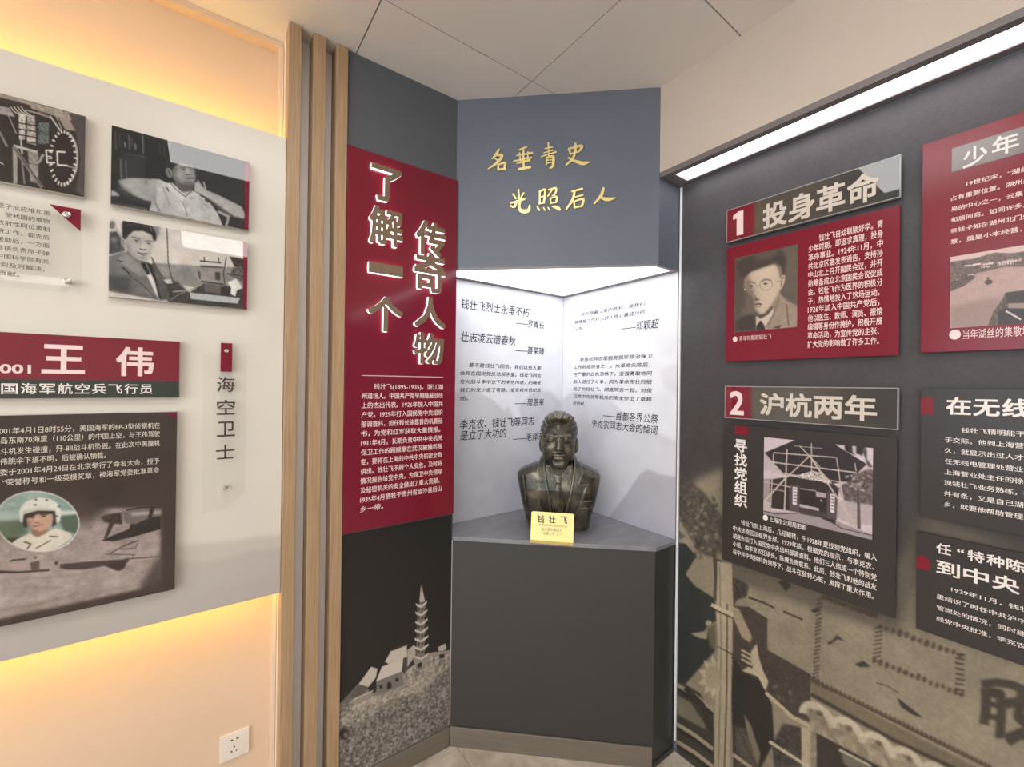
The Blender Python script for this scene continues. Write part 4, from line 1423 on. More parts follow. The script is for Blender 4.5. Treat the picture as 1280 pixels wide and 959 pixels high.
p.ell(216, 222, 14, 5, (60, 42, 36))
p.ell(292, 216, 15, 5, (60, 42, 36))
p.poly([(240, 220), (255, 215), (265, 252), (248, 260), (232, 252)], (210, 172, 150), 1.2)
p.line([(232, 258), (265, 258)], 6, (120, 82, 68))
p.line([(222, 284), (255, 276), (288, 272)], 7, (128, 72, 66))
p.img = keep * (1 - ov[..., None]) + p.img * ov[..., None]
p.F = FD.crop(*cr)
p.poly([(1150, 55), (1275, 45), (1262, 112)], (110, 22, 48), 2)
p.img = blur1c(p.img, 0.6)
p.grain(0.025, 2.2, 3).grain(0.05, 28, 4)
p.build('story_print', MT['photo'], t, 0.0007, 0.82)
lines = ['2001年4月1日8时55分，美国海军的EP-3型侦察机在', '海南岛东南70海里（110公里）的中国上空，与王伟驾驶', '的战斗机发生碰撞，歼-8II战斗机坠毁。在此次中美撞机', '王伟跳伞下落不明，后被确认牺牲。', '军委于2001年4月24日在北京举行了命名大会，授予', '”荣誉称号和一级英模奖章，被海军党委批准革命']
wl = [(0, 195, 1138, 152), (0, 258, 1138, 215), (0, 338, 1138, 280), (0, 405, 755, 370), (0, 485, 1135, 408), (18, 558, 1132, 472)]
cutn = [24.2, 24.2, 23.8, 16, 22.6, 22.0]
vis = ['001年4月1日8时55分，美国海军的EP-3型侦察机在', '岛东南70海里（110公里）的中国上空，与王伟驾驶', '斗机发生碰撞，歼-8II战斗机坠毁。在此次中美撞机', '伟跳伞下落不明，后被确认牺牲。', '委于2001年4月24日在北京举行了命名大会，授予', '”荣誉称号和一级英模奖章，被海军党委批准革命']
it = []
for s, (xa, ya, xb, yb), sv in zip(lines, wl, vis):
    A, B = FS.at(xa, ya, SD), FS.at(xb, yb, SD)
    nv = sum(0.6 if ord(c) < 256 else 1.0 for c in sv)
    nf = sum(0.6 if ord(c) < 256 else 1.0 for c in s)
    w = (B[0] - A[0]) * nf / nv
    it.append((s, B[0] - w, (A[1] + B[1]) / 2, 0.0178, w, 1.0))
make_text('lettering', FD, SD + 0.0014, it, MT['beigeink'], t, 0.008)

# vertical acrylic tag
cr = (240, 420, 4.356)
FV = FD.crop(*cr)
VD = 0.018
t = empty('acrylic_tag', tuple(FD.P(0.07, 1.1, VD)), 'narrow upright clear acrylic tag with a red top and four dark characters', 'tag')
a = [FV.at(62, 95, VD), FV.at(298, 95, VD), FV.at(290, 848, VD), FV.at(180, 950, VD), FV.at(55, 945, VD)]
polyslab('acrylic_sheet', FD, [(a[0][0], a[0][1]), (a[1][0], a[0][1]), (a[1][0], a[2][1]), (a[3][0] + 0.004, a[3][1]), (a[0][0], a[3][1])][::-1], VD - 0.005, VD, MT['acrylic'], t)
b = [FV.at(157, 38, VD), FV.at(220, 40, VD), FV.at(188, 195, VD)]
slab('red_tab', FD, b[0][0], b[1][0], b[2][1], (b[0][1] + b[1][1]) / 2, VD - 0.004, VD + 0.001, MT['redp'], t)
for x, y in ((188, 82), (180, 828)):
    s_ = FV.at(x, y, VD)
    screw('stud', FD, s_[0], s_[1], 0.0014, VD + 0.008, 0.006, t)
fit_text('lettering', FD, VD + 0.0006, [boxed(FV, c, 135, y - 42, 234, y + 40, VD) for c, y in zip('海空卫', (265, 390, 508))] + [boxed(FV, '士', 130, 592, 232, 670, VD)], MT['brownink'], t, 0.01)

# power socket low on the warm-lit wall
cr = (260, 890, 13.9)
FK = FW.crop(*cr)
KD = 0.009
q = [FK.at(*c, KD) for c in ((205, 455), (722, 262), (715, 720), (205, 890))]
ku0, ku1, kv1, kv0 = (q[0][0] + q[3][0]) / 2, (q[1][0] + q[2][0]) / 2, (q[0][1] + q[1][1]) / 2, (q[2][1] + q[3][1]) / 2
t = empty('power_socket', tuple(FW.P((ku0 + ku1) / 2, kv0, 0)), 'square white five-hole power socket low on the warm-lit left wall', 'power socket')
slab('cover_plate', FW, ku0, ku1, kv0, kv1, 0.0, KD, MT['white'], t, 0.002)
kw, kh = ku1 - ku0, kv1 - kv0
slab('insert', FW, ku0 + 0.16 * kw, ku1 - 0.16 * kw, kv0 + 0.14 * kh, kv1 - 0.14 * kh, KD - 0.0005, KD + 0.0012, MT['white'], t, 0.0005)
for x, y, w_, h_, sl in ((415, 495, 0.085, 0.045, 0), (512, 455, 0.085, 0.045, 0), (457, 605, 0.045, 0.07, 0), (410, 692, 0.045, 0.06, 0.02), (497, 662, 0.045, 0.06, -0.02)):
    c = FK.at(x, y, KD + 0.001)
    polyslab('contact_slot', FW, [(c[0] - w_ * kw / 2 + sl * kw, c[1] - h_ * kh / 2), (c[0] + w_ * kw / 2 + sl * kw, c[1] - h_ * kh / 2), (c[0] + w_ * kw / 2 - sl * kw, c[1] + h_ * kh / 2), (c[0] - w_ * kw / 2 - sl * kw, c[1] + h_ * kh / 2)], KD + 0.0012, KD + 0.0016, MT['hole'], t)

# ------------------------------------------------------------------ right wall: mural print and panels
CA, CB = (840, 680, 3.436), (1020, 740, 4.381)
SEP, DK, LT_ = (134, 123, 104), (56, 50, 45), (172, 158, 132)
MU0, MU1 = -(B_[1] - 0.016), 0.55
p = Print(FR.crop(0, 0, 1), 0.0, MU0, MU1, 0.004, BZ - 0.004, 760, (76, 73, 76))
gv = np.linspace(p.v1, p.v0, p.h)
tt = np.clip((1.95 - gv) / 0.7, 0, 1)[:, None, None]
p.img = p.img * (1 - tt) + np.array((66, 61, 58)) * tt
# sepia townscape rising from below
p.poly([(830, 660), (870, 600), (905, 585), (905, 720), (1120, 790), (1150, 690), (1300, 740), (1600, 800), (1600, 1500), (800, 1300)], SEP, 7, 1.0, 0.06, 20)
p.poly([(905, 640), (1125, 700), (1160, 640), (1300, 700), (1300, 740), (1150, 700), (1120, 790), (905, 720)], (104, 94, 80), 6, 0.8)
p.F = FR.crop(*CA)
p.poly([(0, -330), (130, -230), (230, -100), (232, 20), (180, 60), (120, 40), (60, -60), (0, -160)], (74, 68, 60), 3, 0.9, 0.4, 5)
for i in range(70):
    x, y = random.uniform(5, 200), random.uniform(-200, 110)
    p.ell(x, y, random.uniform(5, 16), random.uniform(4, 12), random.choice([(54, 50, 46), (72, 66, 58), (132, 120, 98)]), random.uniform(0, 180), 1.0, 0.7)
p.poly([(0, -10), (60, 0), (110, 60), (60, 130), (100, 180), (185, 235), (190, 330), (150, 360), (185, 460), (60, 600), (0, 640)], (48, 50, 47), 1.2)
p.poly([(60, 130), (100, 60), (175, 90), (190, 190), (160, 215), (100, 180)], SEP, 1.5)
p.poly([(185, 60), (215, 70), (200, 250), (180, 240)], (72, 64, 56), 1)
p.line([(180, 20), (190, 150), (205, 250)], 14, (70, 62, 54))
# buildings right of the pole
p.poly([(260, 265), (330, 270), (410, 320), (410, 455), (597, 560), (592, 765), (480, 720), (420, 650), (300, 560), (262, 480)], (66, 58, 51), 0.8, 1, 0.12, 5)
p.poly([(255, 140), (300, 160), (330, 180), (320, 230), (280, 240), (265, 270)], (64, 56, 50), 1.2, 1, 0.4, 4)
for i in range(14):
    p.ell(430 + random.uniform(0, 90), 570 + random.uniform(0, 120), random.uniform(3, 9), random.uniform(3, 8), (120, 110, 92), 0, 0.8, 0.6)
p.poly([(250, 262), (290, 280), (345, 400), (335, 425), (300, 400), (265, 320)], (148, 134, 110), 1.2)
# dark figure, arm, rails
p.poly([(262, 470), (300, 545), (380, 590), (430, 690), (440, 850), (380, 965), (265, 965), (255, 640)], (46, 41, 38), 1.2)
p.poly([(300, 545), (340, 520), (340, 460), (365, 428), (372, 480), (390, 540), (415, 590), (402, 632), (370, 570)], (176, 162, 136), 0.8)
for y in (455, 475, 495):
    p.line([(300, y), (350, y + 28)], 9, (164, 150, 124))
p.line([(255, 488), (345, 530)], 8, (60, 54, 48))
p.poly([(80, 385), (140, 375), (160, 345), (150, 410), (120, 405)], (150, 140, 118), 1)
p.ell(158, 340, 14, 12, (150, 140, 118), 0, 1)
p.poly([(150, 360), (190, 340), (190, 460), (165, 440)], (92, 86, 70), 2)
p.poly([(310, 730), (340, 780), (380, 900), (370, 960), (330, 860)], (120, 108, 90), 1.2)
p.poly([(270, 780), (320, 800), (370, 960), (275, 960)], (84, 76, 66), 2, 0.9, 0.3, 5)
# pole
p.poly([(195, 75), (258, 85), (262, 250), (256, 500), (248, 965), (178, 965), (188, 640), (200, 450), (192, 280)], (160, 146, 122), 0.8)
p.line([(205, 90), (212, 450), (200, 960)], 7, (128, 116, 96))
p.line([(238, 260), (236, 620), (226, 960)], 8, (98, 88, 74))
p.line([(172, 262), (262, 305)], 16, (176, 162, 136))
p.line([(180, 280), (258, 318)], 6, (66, 58, 52))
p.line([(195, 440), (262, 475)], 5, (60, 54, 48))
# toothed disc
st = []
for k in range(22):
    a = k / 22 * 2 * math.pi
    r_ = (78, 98)[1 - k % 2] if k % 2 == 0 else 62
    st.append((185 + r_ * 0.75 * math.cos(a), 572 + r_ * math.sin(a)))
p.poly([q_ for q_ in st if q_[0] < 200] + [(200, 640), (200, 500)], (168, 154, 128), 0.8)
p.ell(178, 572, 36, 50, (146, 132, 110), 0, 2)
# lower left boards
p.poly([(0, 570), (120, 640), (180, 740), (182, 965), (0, 965)], (62, 58, 50), 1.2)
p.poly([(0, 640), (80, 680), (140, 770), (150, 800), (0, 720)], (112, 104, 88), 1.5)
for y in (590, 760, 835, 905):
    p.line([(0, y), (100, y + 62), (175, y + 120)], 16, (150, 138, 114))
    p.line([(0, y + 20), (100, y + 84), (175, y + 142)], 14, (48, 44, 38))
p.line([(60, 620), (130, 690), (170, 800)], 22, (56, 50, 44))
# ledge and boxes at the lower right
p.line([(405, 640), (520, 745), (700, 840)], 15, (166, 152, 126))
p.poly([(480, 770), (560, 790), (560, 960), (440, 960), (430, 860)], (66, 60, 54), 1.5, 1, 0.35, 4)
p.poly([(555, 780), (622, 812), (622, 965), (560, 965)], (164, 150, 124), 0.8)
p.poly([(622, 812), (760, 885), (900, 960), (900, 990), (622, 990)], (52, 46, 42), 0.8)
p.line([(420, 850), (600, 965)], 14, (176, 162, 136))
p.line([(265, 905), (340, 960)], 14, (160, 146, 122))
# twigs and bird marks
p.line([(330, 230), (400, 255), (440, 275)], 8, DK)
p.line([(480, 290), (560, 325)], 8, DK)
p.poly([(455, 160), (500, 150), (510, 185), (490, 205)], DK, 0.8)
p.poly([(595, 285), (625, 272), (635, 290), (610, 296)], DK, 0.8)
p.F = FR.crop(*CB)


def stitches(a, b, n, L, wd, slant=0.0):
    for i in range(n):
        f = i / (n - 1)
        x, y = a[0] + (b[0] - a[0]) * f, a[1] + (b[1] - a[1]) * f
        j = random.uniform(-3, 3)
        p.line([(x - L / 2 + j, y + slant + j), (x + L / 2 + j, y - slant + j)], wd, (66, 52, 43), 0.6, 0.95)


stitches((18, 40), (0, 490), 22, 30, 8, 6)
stitches((345, 195), (335, 380), 9, 44, 8, 5)
for (a, b, n) in (((350, 185), (790, 345), 13), ((320, 375), (800, 560), 15), ((-120, 440), (10, 490), 6), ((40, 30), (330, 130), 14)):
    for i in range(n):
        f = i / (n - 1)
        x, y = a[0] + (b[0] - a[0]) * f, a[1] + (b[1] - a[1]) * f
        p.ell(x, y + random.uniform(-4, 4), 9 + random.uniform(0, 6), 15 + random.uniform(-3, 6), (68, 54, 45), 20, 0.9, 0.9)
stitches((790, 340), (785, 560), 9, 46, 10, -4)
p.poly([(60, 280), (95, 262), (115, 235), (160, 272), (120, 258), (75, 290)], DK, 0.8)
p.poly([(210, 395), (262, 378), (300, 408), (270, 412), (240, 412)], DK, 0.8)
p.line([(330, 498), (390, 512), (455, 555)], 7, (88, 76, 62))
p.poly([(445, 578), (500, 620), (590, 690), (530, 672), (465, 628)], DK, 0.7)
# slanting cornice with tick marks
p.poly([(-27, 485), (0, 500), (480, 755), (960, 1000), (900, 1040), (430, 830), (0, 590), (-27, 575)], (110, 98, 80), 1.2)
for i in range(40):
    f = i / 39
    x, y = -15 + 965 * f, 488 + 474 * f
    p.poly([(x - 14, y + 2), (x - 4, y - 22), (x + 6, y - 18), (x + 20, y + 14), (x + 6, y + 12)], (76, 64, 52), 0.8)
p.line([(-27, 560), (0, 575), (430, 812), (960, 1060)], 20, (66, 56, 48), 1)
# scalloped wave border
pts = []
for k in range(2, 10):
    cx, cy = -310 + 163 * k, 424 + 82 * k
    a = np.linspace(math.pi * 1.02, 1.96 * math.pi, 10)
    pts += [(cx + 84 * math.cos(t_) - 10, cy + 40 * math.cos(t_) + 92 + 70 * math.sin(t_)) for t_ in a]
p.poly(pts + [(1200, 1300), (-30, 1000), (-30, 700)], (134, 122, 102), 1.0, 1, 0.2, 6)
for k in range(2, 10):
    cx, cy = -310 + 163 * k, 424 + 82 * k
    a = np.linspace(math.pi * 1.0, 1.98 * math.pi, 14)
    p.line([(cx + 80 * math.cos(t_) - 8, cy + 40 * math.cos(t_) + 108 + 68 * math.sin(t_)) for t_ in a], 40, (178, 166, 144), 1.0)
    p.line([(cx + 40 * math.cos(t_) - 4, cy + 20 * math.cos(t_) + 190 + 60 * math.sin(t_)) for t_ in a], 26, (168, 156, 134), 1.4, 0.7)
for k in range(2, 10):
    cx, cy = -310 + 163 * k, 424 + 82 * k
    p.ell(cx + 4, cy + 78, 20, 15, (84, 70, 58), 25, 1.5, 0.9)
    p.ell(cx + 20, cy + 140, 52, 30, (112, 100, 82), 28, 5, 0.6)
p.poly([(4, 772), (300, 930), (500, 1040), (500, 1300), (4, 1200)], (58, 52, 46), 0.8)
p.line([(130, 865), (300, 955)], 16, (170, 160, 138))
p.poly([(140, 880), (300, 960), (250, 1000), (150, 940)], (112, 104, 90), 1.5)
# large brushed signboard strokes at the right edge
for st in ([(915, 505), (985, 495), (1060, 505), (1150, 540), (1240, 590)],):
    p.line(st, 46, (62, 55, 46), 1)
for st, w_ in (([(930, 540), (932, 640), (920, 715)], 40), ([(935, 545), (1010, 560), (1015, 640), (1008, 790)], 40), ([(940, 610), (1005, 625)], 22), ([(935, 680), (1000, 690)], 22), ([(1040, 610), (1140, 600), (1230, 640)], 40), ([(1130, 560), (1110, 680), (1200, 760)], 44), ([(1050, 800), (1130, 770), (1260, 880)], 40), ([(1230, 660), (1150, 760), (1060, 820)], 36)):
    p.line(st, w_ * 1.35, (62, 55, 46), 1)
p.grain(0.05, 3, 5)
p.grain(0.05, 40, 6)
m_ = tag(p.build('mural_print', MT['mural'], None, 0.0012), 'wall-sized mural behind the panels, dark above, sepia old street scene below', 'printed mural')

PD = 0.025


def quad_rect(F, q, d):
    q = [F.at(*c, d) for c in q]
    return (q[0][0] + q[3][0]) / 2, (q[1][0] + q[2][0]) / 2, (q[2][1] + q[3][1]) / 2, (q[0][1] + q[1][1]) / 2


def wall_panel(name, u0, u1, v0, v1, m, label, cat, thick=0.009):
    t = empty(name, tuple(FR.P((u0 + u1) / 2, v0, PD)), label, cat)
    slab('panel', FR, u0, u1, v0, v1, PD - thick, PD, m, t, 0.0008)
    for uu in (u0 + 0.2 * (u1 - u0), u0 + 0.8 * (u1 - u0)):
        slab('spacer', FR, uu - 0.02, uu + 0.02, v0 + 0.02, v1 - 0.02, 0.0016, PD - thick, MT['seam'], t)
    return t


def heading(quad, redw, label, num, numbox, text, textq, crop, red_rgb=(118, 22, 42)):
    u0, u1, v0, v1 = quad_rect(FR, quad, PD)
    t = empty('heading_sign', tuple(FR.P((u0 + u1) / 2, v0, PD)), label, 'sign')
    slab('panel', FR, u0, u1, v0, v1, PD - 0.012, PD, MT['bevel_edge'], t, 0.0008)
    F = FR.crop(*crop)
    p = Print(F, PD, u0 + 0.003, u1 - 0.003, v0 + 0.003, v1 - 0.003, 160, (64, 60, 58))
    x = np.linspace(0, 1, p.w)[None, :, None]
    p.img = np.array((96, 84, 72)) * (1 - x) + np.array((60, 60, 60)) * x + np.zeros((p.h, 1, 1))
    f = redw / (u1 - u0)
    k = np.clip((f + 0.02 - x) / 0.03, 0, 1)
    p.img = p.img * (1 - k) + np.array(red_rgb) * k
    p.grain(0.06, 20)
    p.build('panel_print', MT['photo'], t, 0.0003)
    for uu in (u0 + 0.06, u1 - 0.06):
        slab('spacer', FR, uu - 0.02, uu + 0.02, v0 + 0.02, v1 - 0.02, 0.0016, PD - 0.012, MT['seam'], t)
    if num == '1':
        polyslab('number', FR, [F.at(x, y, PD) for x, y in ((156, 388), (156, 548), (112, 558), (112, 444), (88, 452), (88, 428), (122, 398))], PD + 0.0006, PD + 0.0010, MT['pinkink'], t)
    else:
        fit_text('number', FR, PD + 0.0009, [boxed(F, num, *numbox, PD)], MT['pinkink'], t, 0.02)
    a, b = F.at(*textq[0], PD), F.at(*textq[1], PD)
    w = b[0] - a[0]
    n = len(text)
    h = textq[2]
    make_text('lettering', FR, PD + 0.0009, [(c, a[0] + w * i / n + 0.03 * w / n, (a[1] + b[1]) / 2, h, w / n * 0.94, 1.0) for i, c in enumerate(text)], MT['beigeink'], t, 0.024)
    return t, u0, u1, v0, v1


MT['bevel_edge'] = mat('clear_edge', (150, 146, 142), 0.15)
cr = (900, 190, 5.333)
t, u0, u1, v0, v1 = heading([(908.1, 261.9), (1126.2, 194), (1126.2, 247.1), (908.1, 302.9)], FR.crop(*cr).at(222, 400, PD)[0] - FR.crop(*cr).at(45, 400, PD)[0],
                            'dark heading sign numbered 1 above the red portrait panel', '1', (88, 392, 156, 556), '投身革命', ((282, 425), (1068, 232), 0.088), cr)
cr = (820, 320, 2.78)
heading([(905.6, 482.6), (1123.2, 484.7), (1123.2, 537), (905.6, 523.2)], FR.crop(*cr).at(326, 510, PD)[0] - FR.crop(*cr).at(238, 510, PD)[0],
        'dark heading sign numbered 2, between the red portrait panel and the dark gate panel', '2', (257, 470, 306, 553), '沪杭两年', ((358, 517), (772, 530), 0.078), cr)

# red panel with the portrait
u0, u1, v0, v1 = quad_rect(FR, [(908.3, 308), (1124.6, 259.5), (1123.2, 444.3), (907.5, 451.6)], PD)
t = wall_panel('portrait_board', u0, u1, v0, v1, MT['redp'], 'dark red panel with an old portrait of a bespectacled man and white text', 'wall panel')
cr = (910, 300, 7.38)
q = quad_rect(FR, Q(cr, [(60, 165), (642, 45), (640, 810), (60, 845)]), PD)
p = Print(FR.crop(*cr), PD, *q, 190, (104, 92, 82))
p.poly([(60, 150), (640, 40), (640, 600), (480, 500), (200, 650), (60, 850)], (92, 82, 74), 4, 0.8, 0.2, 14)
p.poly([(480, 120), (640, 60), (640, 560), (520, 480), (500, 330)], (98, 88, 80), 8, 0.8)
p.poly([(60, 160), (200, 300), (150, 560), (60, 850)], (74, 66, 60), 9, 0.8)
p.poly([(60, 850), (70, 760), (150, 700), (250, 680), (260, 830)], (62, 55, 51), 4)
p.poly([(260, 700), (400, 600), (470, 480), (540, 560), (645, 610), (645, 810), (260, 830)], (150, 132, 116), 1.5, 1, 0.08, 12)
p.line([(540, 600), (560, 790)], 11, (92, 78, 68), 1.5)
p.poly([(410, 810), (500, 780), (470, 815)], (60, 52, 46), 1)
p.poly([(360, 760), (420, 640), (470, 500), (480, 560), (430, 700), (370, 810)], (128, 112, 98), 2)
# face
p.poly([(160, 330), (200, 300), (320, 250), (420, 215), (490, 260), (500, 330), (490, 450), (440, 530), (390, 620), (330, 690), (280, 680), (250, 640), (235, 540), (180, 480), (150, 420)], (192, 172, 152), 2.5)
p.poly([(160, 330), (190, 330), (240, 480), (260, 640), (300, 690), (255, 660), (180, 560), (150, 440)], (104, 90, 80), 7, 0.85)
p.poly([(320, 250), (420, 225), (440, 330), (330, 350), (260, 330)], (206, 186, 166), 7, 0.7)
p.ell(390, 500, 50, 50, (200, 180, 160), 0, 8, 0.6)
# hat-like swept hair
p.poly([(70, 250), (110, 190), (240, 140), (400, 90), (500, 90), (540, 170), (530, 300), (495, 330), (485, 250), (440, 215), (330, 250), (210, 290), (160, 350), (110, 340)], (66, 58, 54), 4)
p.poly([(240, 150), (420, 95), (480, 110), (380, 170), (260, 190)], (112, 100, 92), 6, 0.6)
p.poly([(440, 215), (490, 250), (500, 330), (480, 360), (470, 290)], (128, 112, 100), 2)
p.ell(502, 385, 20, 66, (186, 166, 146), 14, 1.2)
p.line([(500, 345), (490, 430)], 9, (112, 96, 84))
p.ell(512, 350, 6, 8, (54, 46, 42))
# brows, eyes, spectacles
p.line([(165, 397), (205, 384), (248, 396)], 9, (92, 78, 70), 1)
p.line([(310, 383), (350, 364), (400, 374)], 9, (98, 84, 74), 1)
p.ell(212, 426, 20, 9, (112, 96, 84), 8, 1.2)
p.ell(346, 404, 21, 9, (116, 98, 86), -6, 1.2)
p.ell(213, 425, 9, 8, (52, 44, 40))
p.ell(347, 403, 9, 8, (52, 44, 40))
for cx, cy, rx, ry in ((205, 432, 56, 50), (352, 412, 58, 54)):
    a = np.linspace(0, 2 * np.pi, 25)
    p.line([(cx + rx * math.cos(x), cy + ry * math.sin(x)) for x in a], 5, (118, 100, 88), 0.5, 0.8)
p.line([(260, 425), (296, 418)], 5, (110, 94, 82))
p.line([(410, 395), (490, 375)], 5, (140, 122, 106))
p.ell(156, 458, 6, 8, (216, 200, 182))
# nose, mouth, chin
p.poly([(255, 420), (290, 430), (300, 520), (280, 550), (248, 545)], (182, 162, 142), 3, 0.8)
p.poly([(245, 500), (262, 530), (275, 560), (250, 560)], (88, 72, 64), 2)
p.line([(250, 545), (290, 552)], 11, (86, 70, 62), 1)
p.line([(252, 596), (280, 588), (310, 594)], 13, (74, 60, 54), 1)
p.line([(262, 615), (300, 612)], 9, (120, 102, 90), 1.2)
p.poly([(250, 655), (290, 690), (340, 680), (400, 610), (420, 620), (370, 690), (300, 730), (262, 700)], (74, 62, 56), 3)
p.poly([(262, 700), (300, 730), (370, 690), (430, 620), (410, 690), (345, 800), (300, 740), (262, 790)], (196, 180, 164), 1.2)
p.poly([(265, 790), (300, 742), (330, 780), (345, 830), (262, 832)], (52, 45, 42), 1.2)
p.grain(0.025, 3)
p.build('portrait_print', MT['scene'], t, 0.0005)
FQ = FR.crop(*cr)
a = FQ.at(66, 915, PD)
b = FQ.at(105, 908, PD)
e = FQ.at(402, 890, PD)
make_text('lettering', FR, PD + 0.0007, [('青年时期的钱壮飞', b[0], (b[1] + e[1]) / 2, 0.019, e[0] - b[0], 1.0), ('●', a[0] - 0.008, a[1], 0.026, 0.016, 1.0)], MT['pinkink'], t, 0.0)
c1, c2 = FR.crop(1000, 270, 9.59), FR.crop(1000, 350, 9.59)
tx = ['　　钱壮飞自幼聪颖好学。青', '少年时期，即追求真理，投身', '革命事业。1924年11月，中', '共北京区委发表通告，支持孙', '中山北上召开国民会议，并开', '始筹备成立北京国民会议促成', '会。钱壮飞作为医界的积极分', '子，热情地投入了这场运动。', '1926年加入中国共产党后，', '他以医生、教师、演员、报馆', '编辑等身份作掩护，积极开展', '革命活动，为宣传党的主张、', '扩大党的影响做了许多工作。']
uL, uR = c1.at(103, 390, PD)[0], c1.at(997, 220, PD)[0]
va, vb = c1.at(965, 95, PD)[1], c2.at(90, 775, PD)[1]
make_text('lettering', FR, PD + 0.0007, para(tx, uL, uR, va, (va - vb) / 12, 0.0235, (uR - uL) / 13), MT['pinkink'], t, 0.016)

# dark panel with the gate photograph
u0, u1, v0, v1 = quad_rect(FR, [(904.5, 529), (1121.5, 549), (1118.6, 771.2), (902.7, 701.4)], PD)
t = wall_panel('text_board', u0, u1, v0, v1, MT['black'], 'dark panel with a photograph of a scaffolded gate and upright heading', 'wall panel')
cr = (820, 320, 2.78)
F = FR.crop(*cr)
a, b = F.at(275, 605, PD), F.at(321, 608, PD)
slab('red_tab', FR, a[0], b[0], F.at(298, 622, PD)[1], v1 - 0.004, PD, PD + 0.0006, MT['redp'], t)
fit_text('heading_lettering', FR, PD + 0.0008, [boxed(F, c, 273, y - 22, 317, y + 22, PD) for c, y in zip('寻找党组织', (660, 709, 757, 804, 851))], MT['ink'], t, 0.022)
cr = (940, 535, 6.6125)
q = quad_rect(FR, Q(cr, [(104, 75), (1000, 170), (994, 925), (92, 712)]), PD)
p = Print(FR.crop(*cr), PD, *q, 240, (196, 180, 184))
p.poly([(60, 420), (300, 420), (300, 640), (60, 620)], (150, 138, 138), 1)
p.poly([(90, 600), (160, 620), (160, 700), (90, 690)], (180, 168, 168), 1)
p.poly([(80, 690), (400, 700), (620, 740), (1010, 890), (1010, 940), (80, 720)], (150, 138, 140), 1)
p.line([(90, 685), (200, 712), (390, 705)], 6, (44, 38, 40))
p.line([(620, 750), (740, 830), (1000, 890)], 7, (52, 46, 48))
p.poly([(700, 600), (1000, 620), (1000, 800), (830, 800), (700, 740)], (172, 158, 158), 1)
p.poly([(780, 440), (850, 380), (1000, 330), (1000, 640), (760, 600), (720, 500)], (96, 84, 84), 2, 1, 0.4, 5)
p.poly([(670, 130), (1010, 160), (1010, 360), (950, 310), (850, 240)], (200, 186, 188), 1)
p.poly([(760, 90), (830, 90), (830, 200), (860, 230), (770, 190)], (40, 35, 38), 1.5)
p.poly([(860, 100), (940, 150), (910, 230), (860, 210)], (44, 38, 40), 1.5)
p.poly([(920, 200), (945, 160), (950, 260), (1000, 330), (960, 320)], (50, 44, 46), 1.5)
p.poly([(150, 430), (310, 400), (640, 440), (720, 500), (700, 640), (690, 800), (560, 740), (400, 700), (150, 660)], (50, 43, 45), 1)
p.poly([(104, 205), (360, 100), (470, 40), (620, 90), (760, 185), (950, 300), (800, 440), (620, 470), (420, 400), (260, 385), (180, 290)], (46, 40, 45), 0.7)
p.poly([(104, 215), (180, 290), (255, 370), (100, 350)], (178, 166, 168), 1)
p.poly([(400, 385), (500, 355), (560, 370), (640, 430), (640, 470), (560, 440), (420, 420), (340, 400)], (190, 178, 172), 0.8, 1, 0.6, 3)
for i in range(50):
    p.ell(random.uniform(780, 1000), random.uniform(370, 520), random.uniform(8, 22), random.uniform(5, 12), random.choice([(176, 160, 154), (60, 52, 52), (140, 124, 120)]), random.uniform(-50, 50), 0.8, 0.8)
p.poly([(310, 470), (392, 480), (392, 695), (312, 680)], (84, 74, 76), 0.8)
p.poly([(620, 520), (705, 540), (700, 760), (618, 745)], (82, 72, 74), 0.8)
p.poly([(337, 488), (372, 492), (370, 638), (336, 632)], (214, 202, 204), 0.5)
p.poly([(648, 545), (684, 550), (682, 705), (647, 698)], (214, 202, 204), 0.5)
for k in range(5):
    p.line([(345, 505 + k * 26), (364, 508 + k * 26)], 9, (90, 80, 82))
    p.line([(656, 562 + k * 27), (676, 565 + k * 27)], 9, (90, 80, 82))
p.poly([(395, 490), (530, 510), (615, 530), (615, 700), (555, 690), (395, 640)], (44, 38, 40), 0.8)
p.poly([(528, 525), (614, 542), (612, 582), (530, 568)], (166, 152, 148), 0.6)
p.poly([(395, 495), (530, 515), (530, 527), (395, 507)], (140, 126, 126), 0.5)
p.poly([(395, 628), (555, 665), (552, 690), (395, 655)], (180, 166, 168), 0.8)
p.poly([(395, 655), (620, 705), (615, 745), (400, 712)], (66, 58, 60), 1)
p.ell(572, 602, 6, 9, (220, 208, 208))
for a_, b_, w_ in (((180, 205), (690, 245), 10), ((180, 285), (860, 370), 11), ((165, 362), (780, 455), 10), ((350, 150), (580, 170), 5), ((492, 130), (494, 390), 10), ((290, 180), (268, 690), 12), ((178, 215), (154, 670), 9),
                   ((480, 230), (240, 455), 11), ((270, 425), (100, 610), 14), ((395, 150), (560, 320), 9), ((480, 235), (870, 830), 13), ((560, 350), (660, 460), 9), ((700, 250), (740, 520), 10), ((740, 520), (798, 790), 11), ((230, 370), (270, 420), 8), ((100, 445), (320, 490), 8), ((150, 505), (280, 525), 6), ((850, 290), (862, 360), 8)):
    p.line([a_, b_], w_, (186, 170, 160), 0.5)
p.poly([(868, 500), (890, 500), (900, 835), (872, 835)], (92, 80, 78), 0.6)
p.line([(872, 500), (876, 830)], 6, (60, 52, 52))
p.grain(0.04, 3)
p.build('gate_print', MT['scene'], t, 0.0005)
FQ = FR.crop(905, 630, 6.095)
a, b, e = FQ.at(316, 105, PD), FQ.at(345, 118, PD), FQ.at(630, 180, PD)
uL, uR = FQ.at(70, 185, PD)[0], FQ.at(1166, 412, PD)[0]
va, vb = FQ.at(150, 145, PD)[1], FQ.at(85, 365, PD)[1]
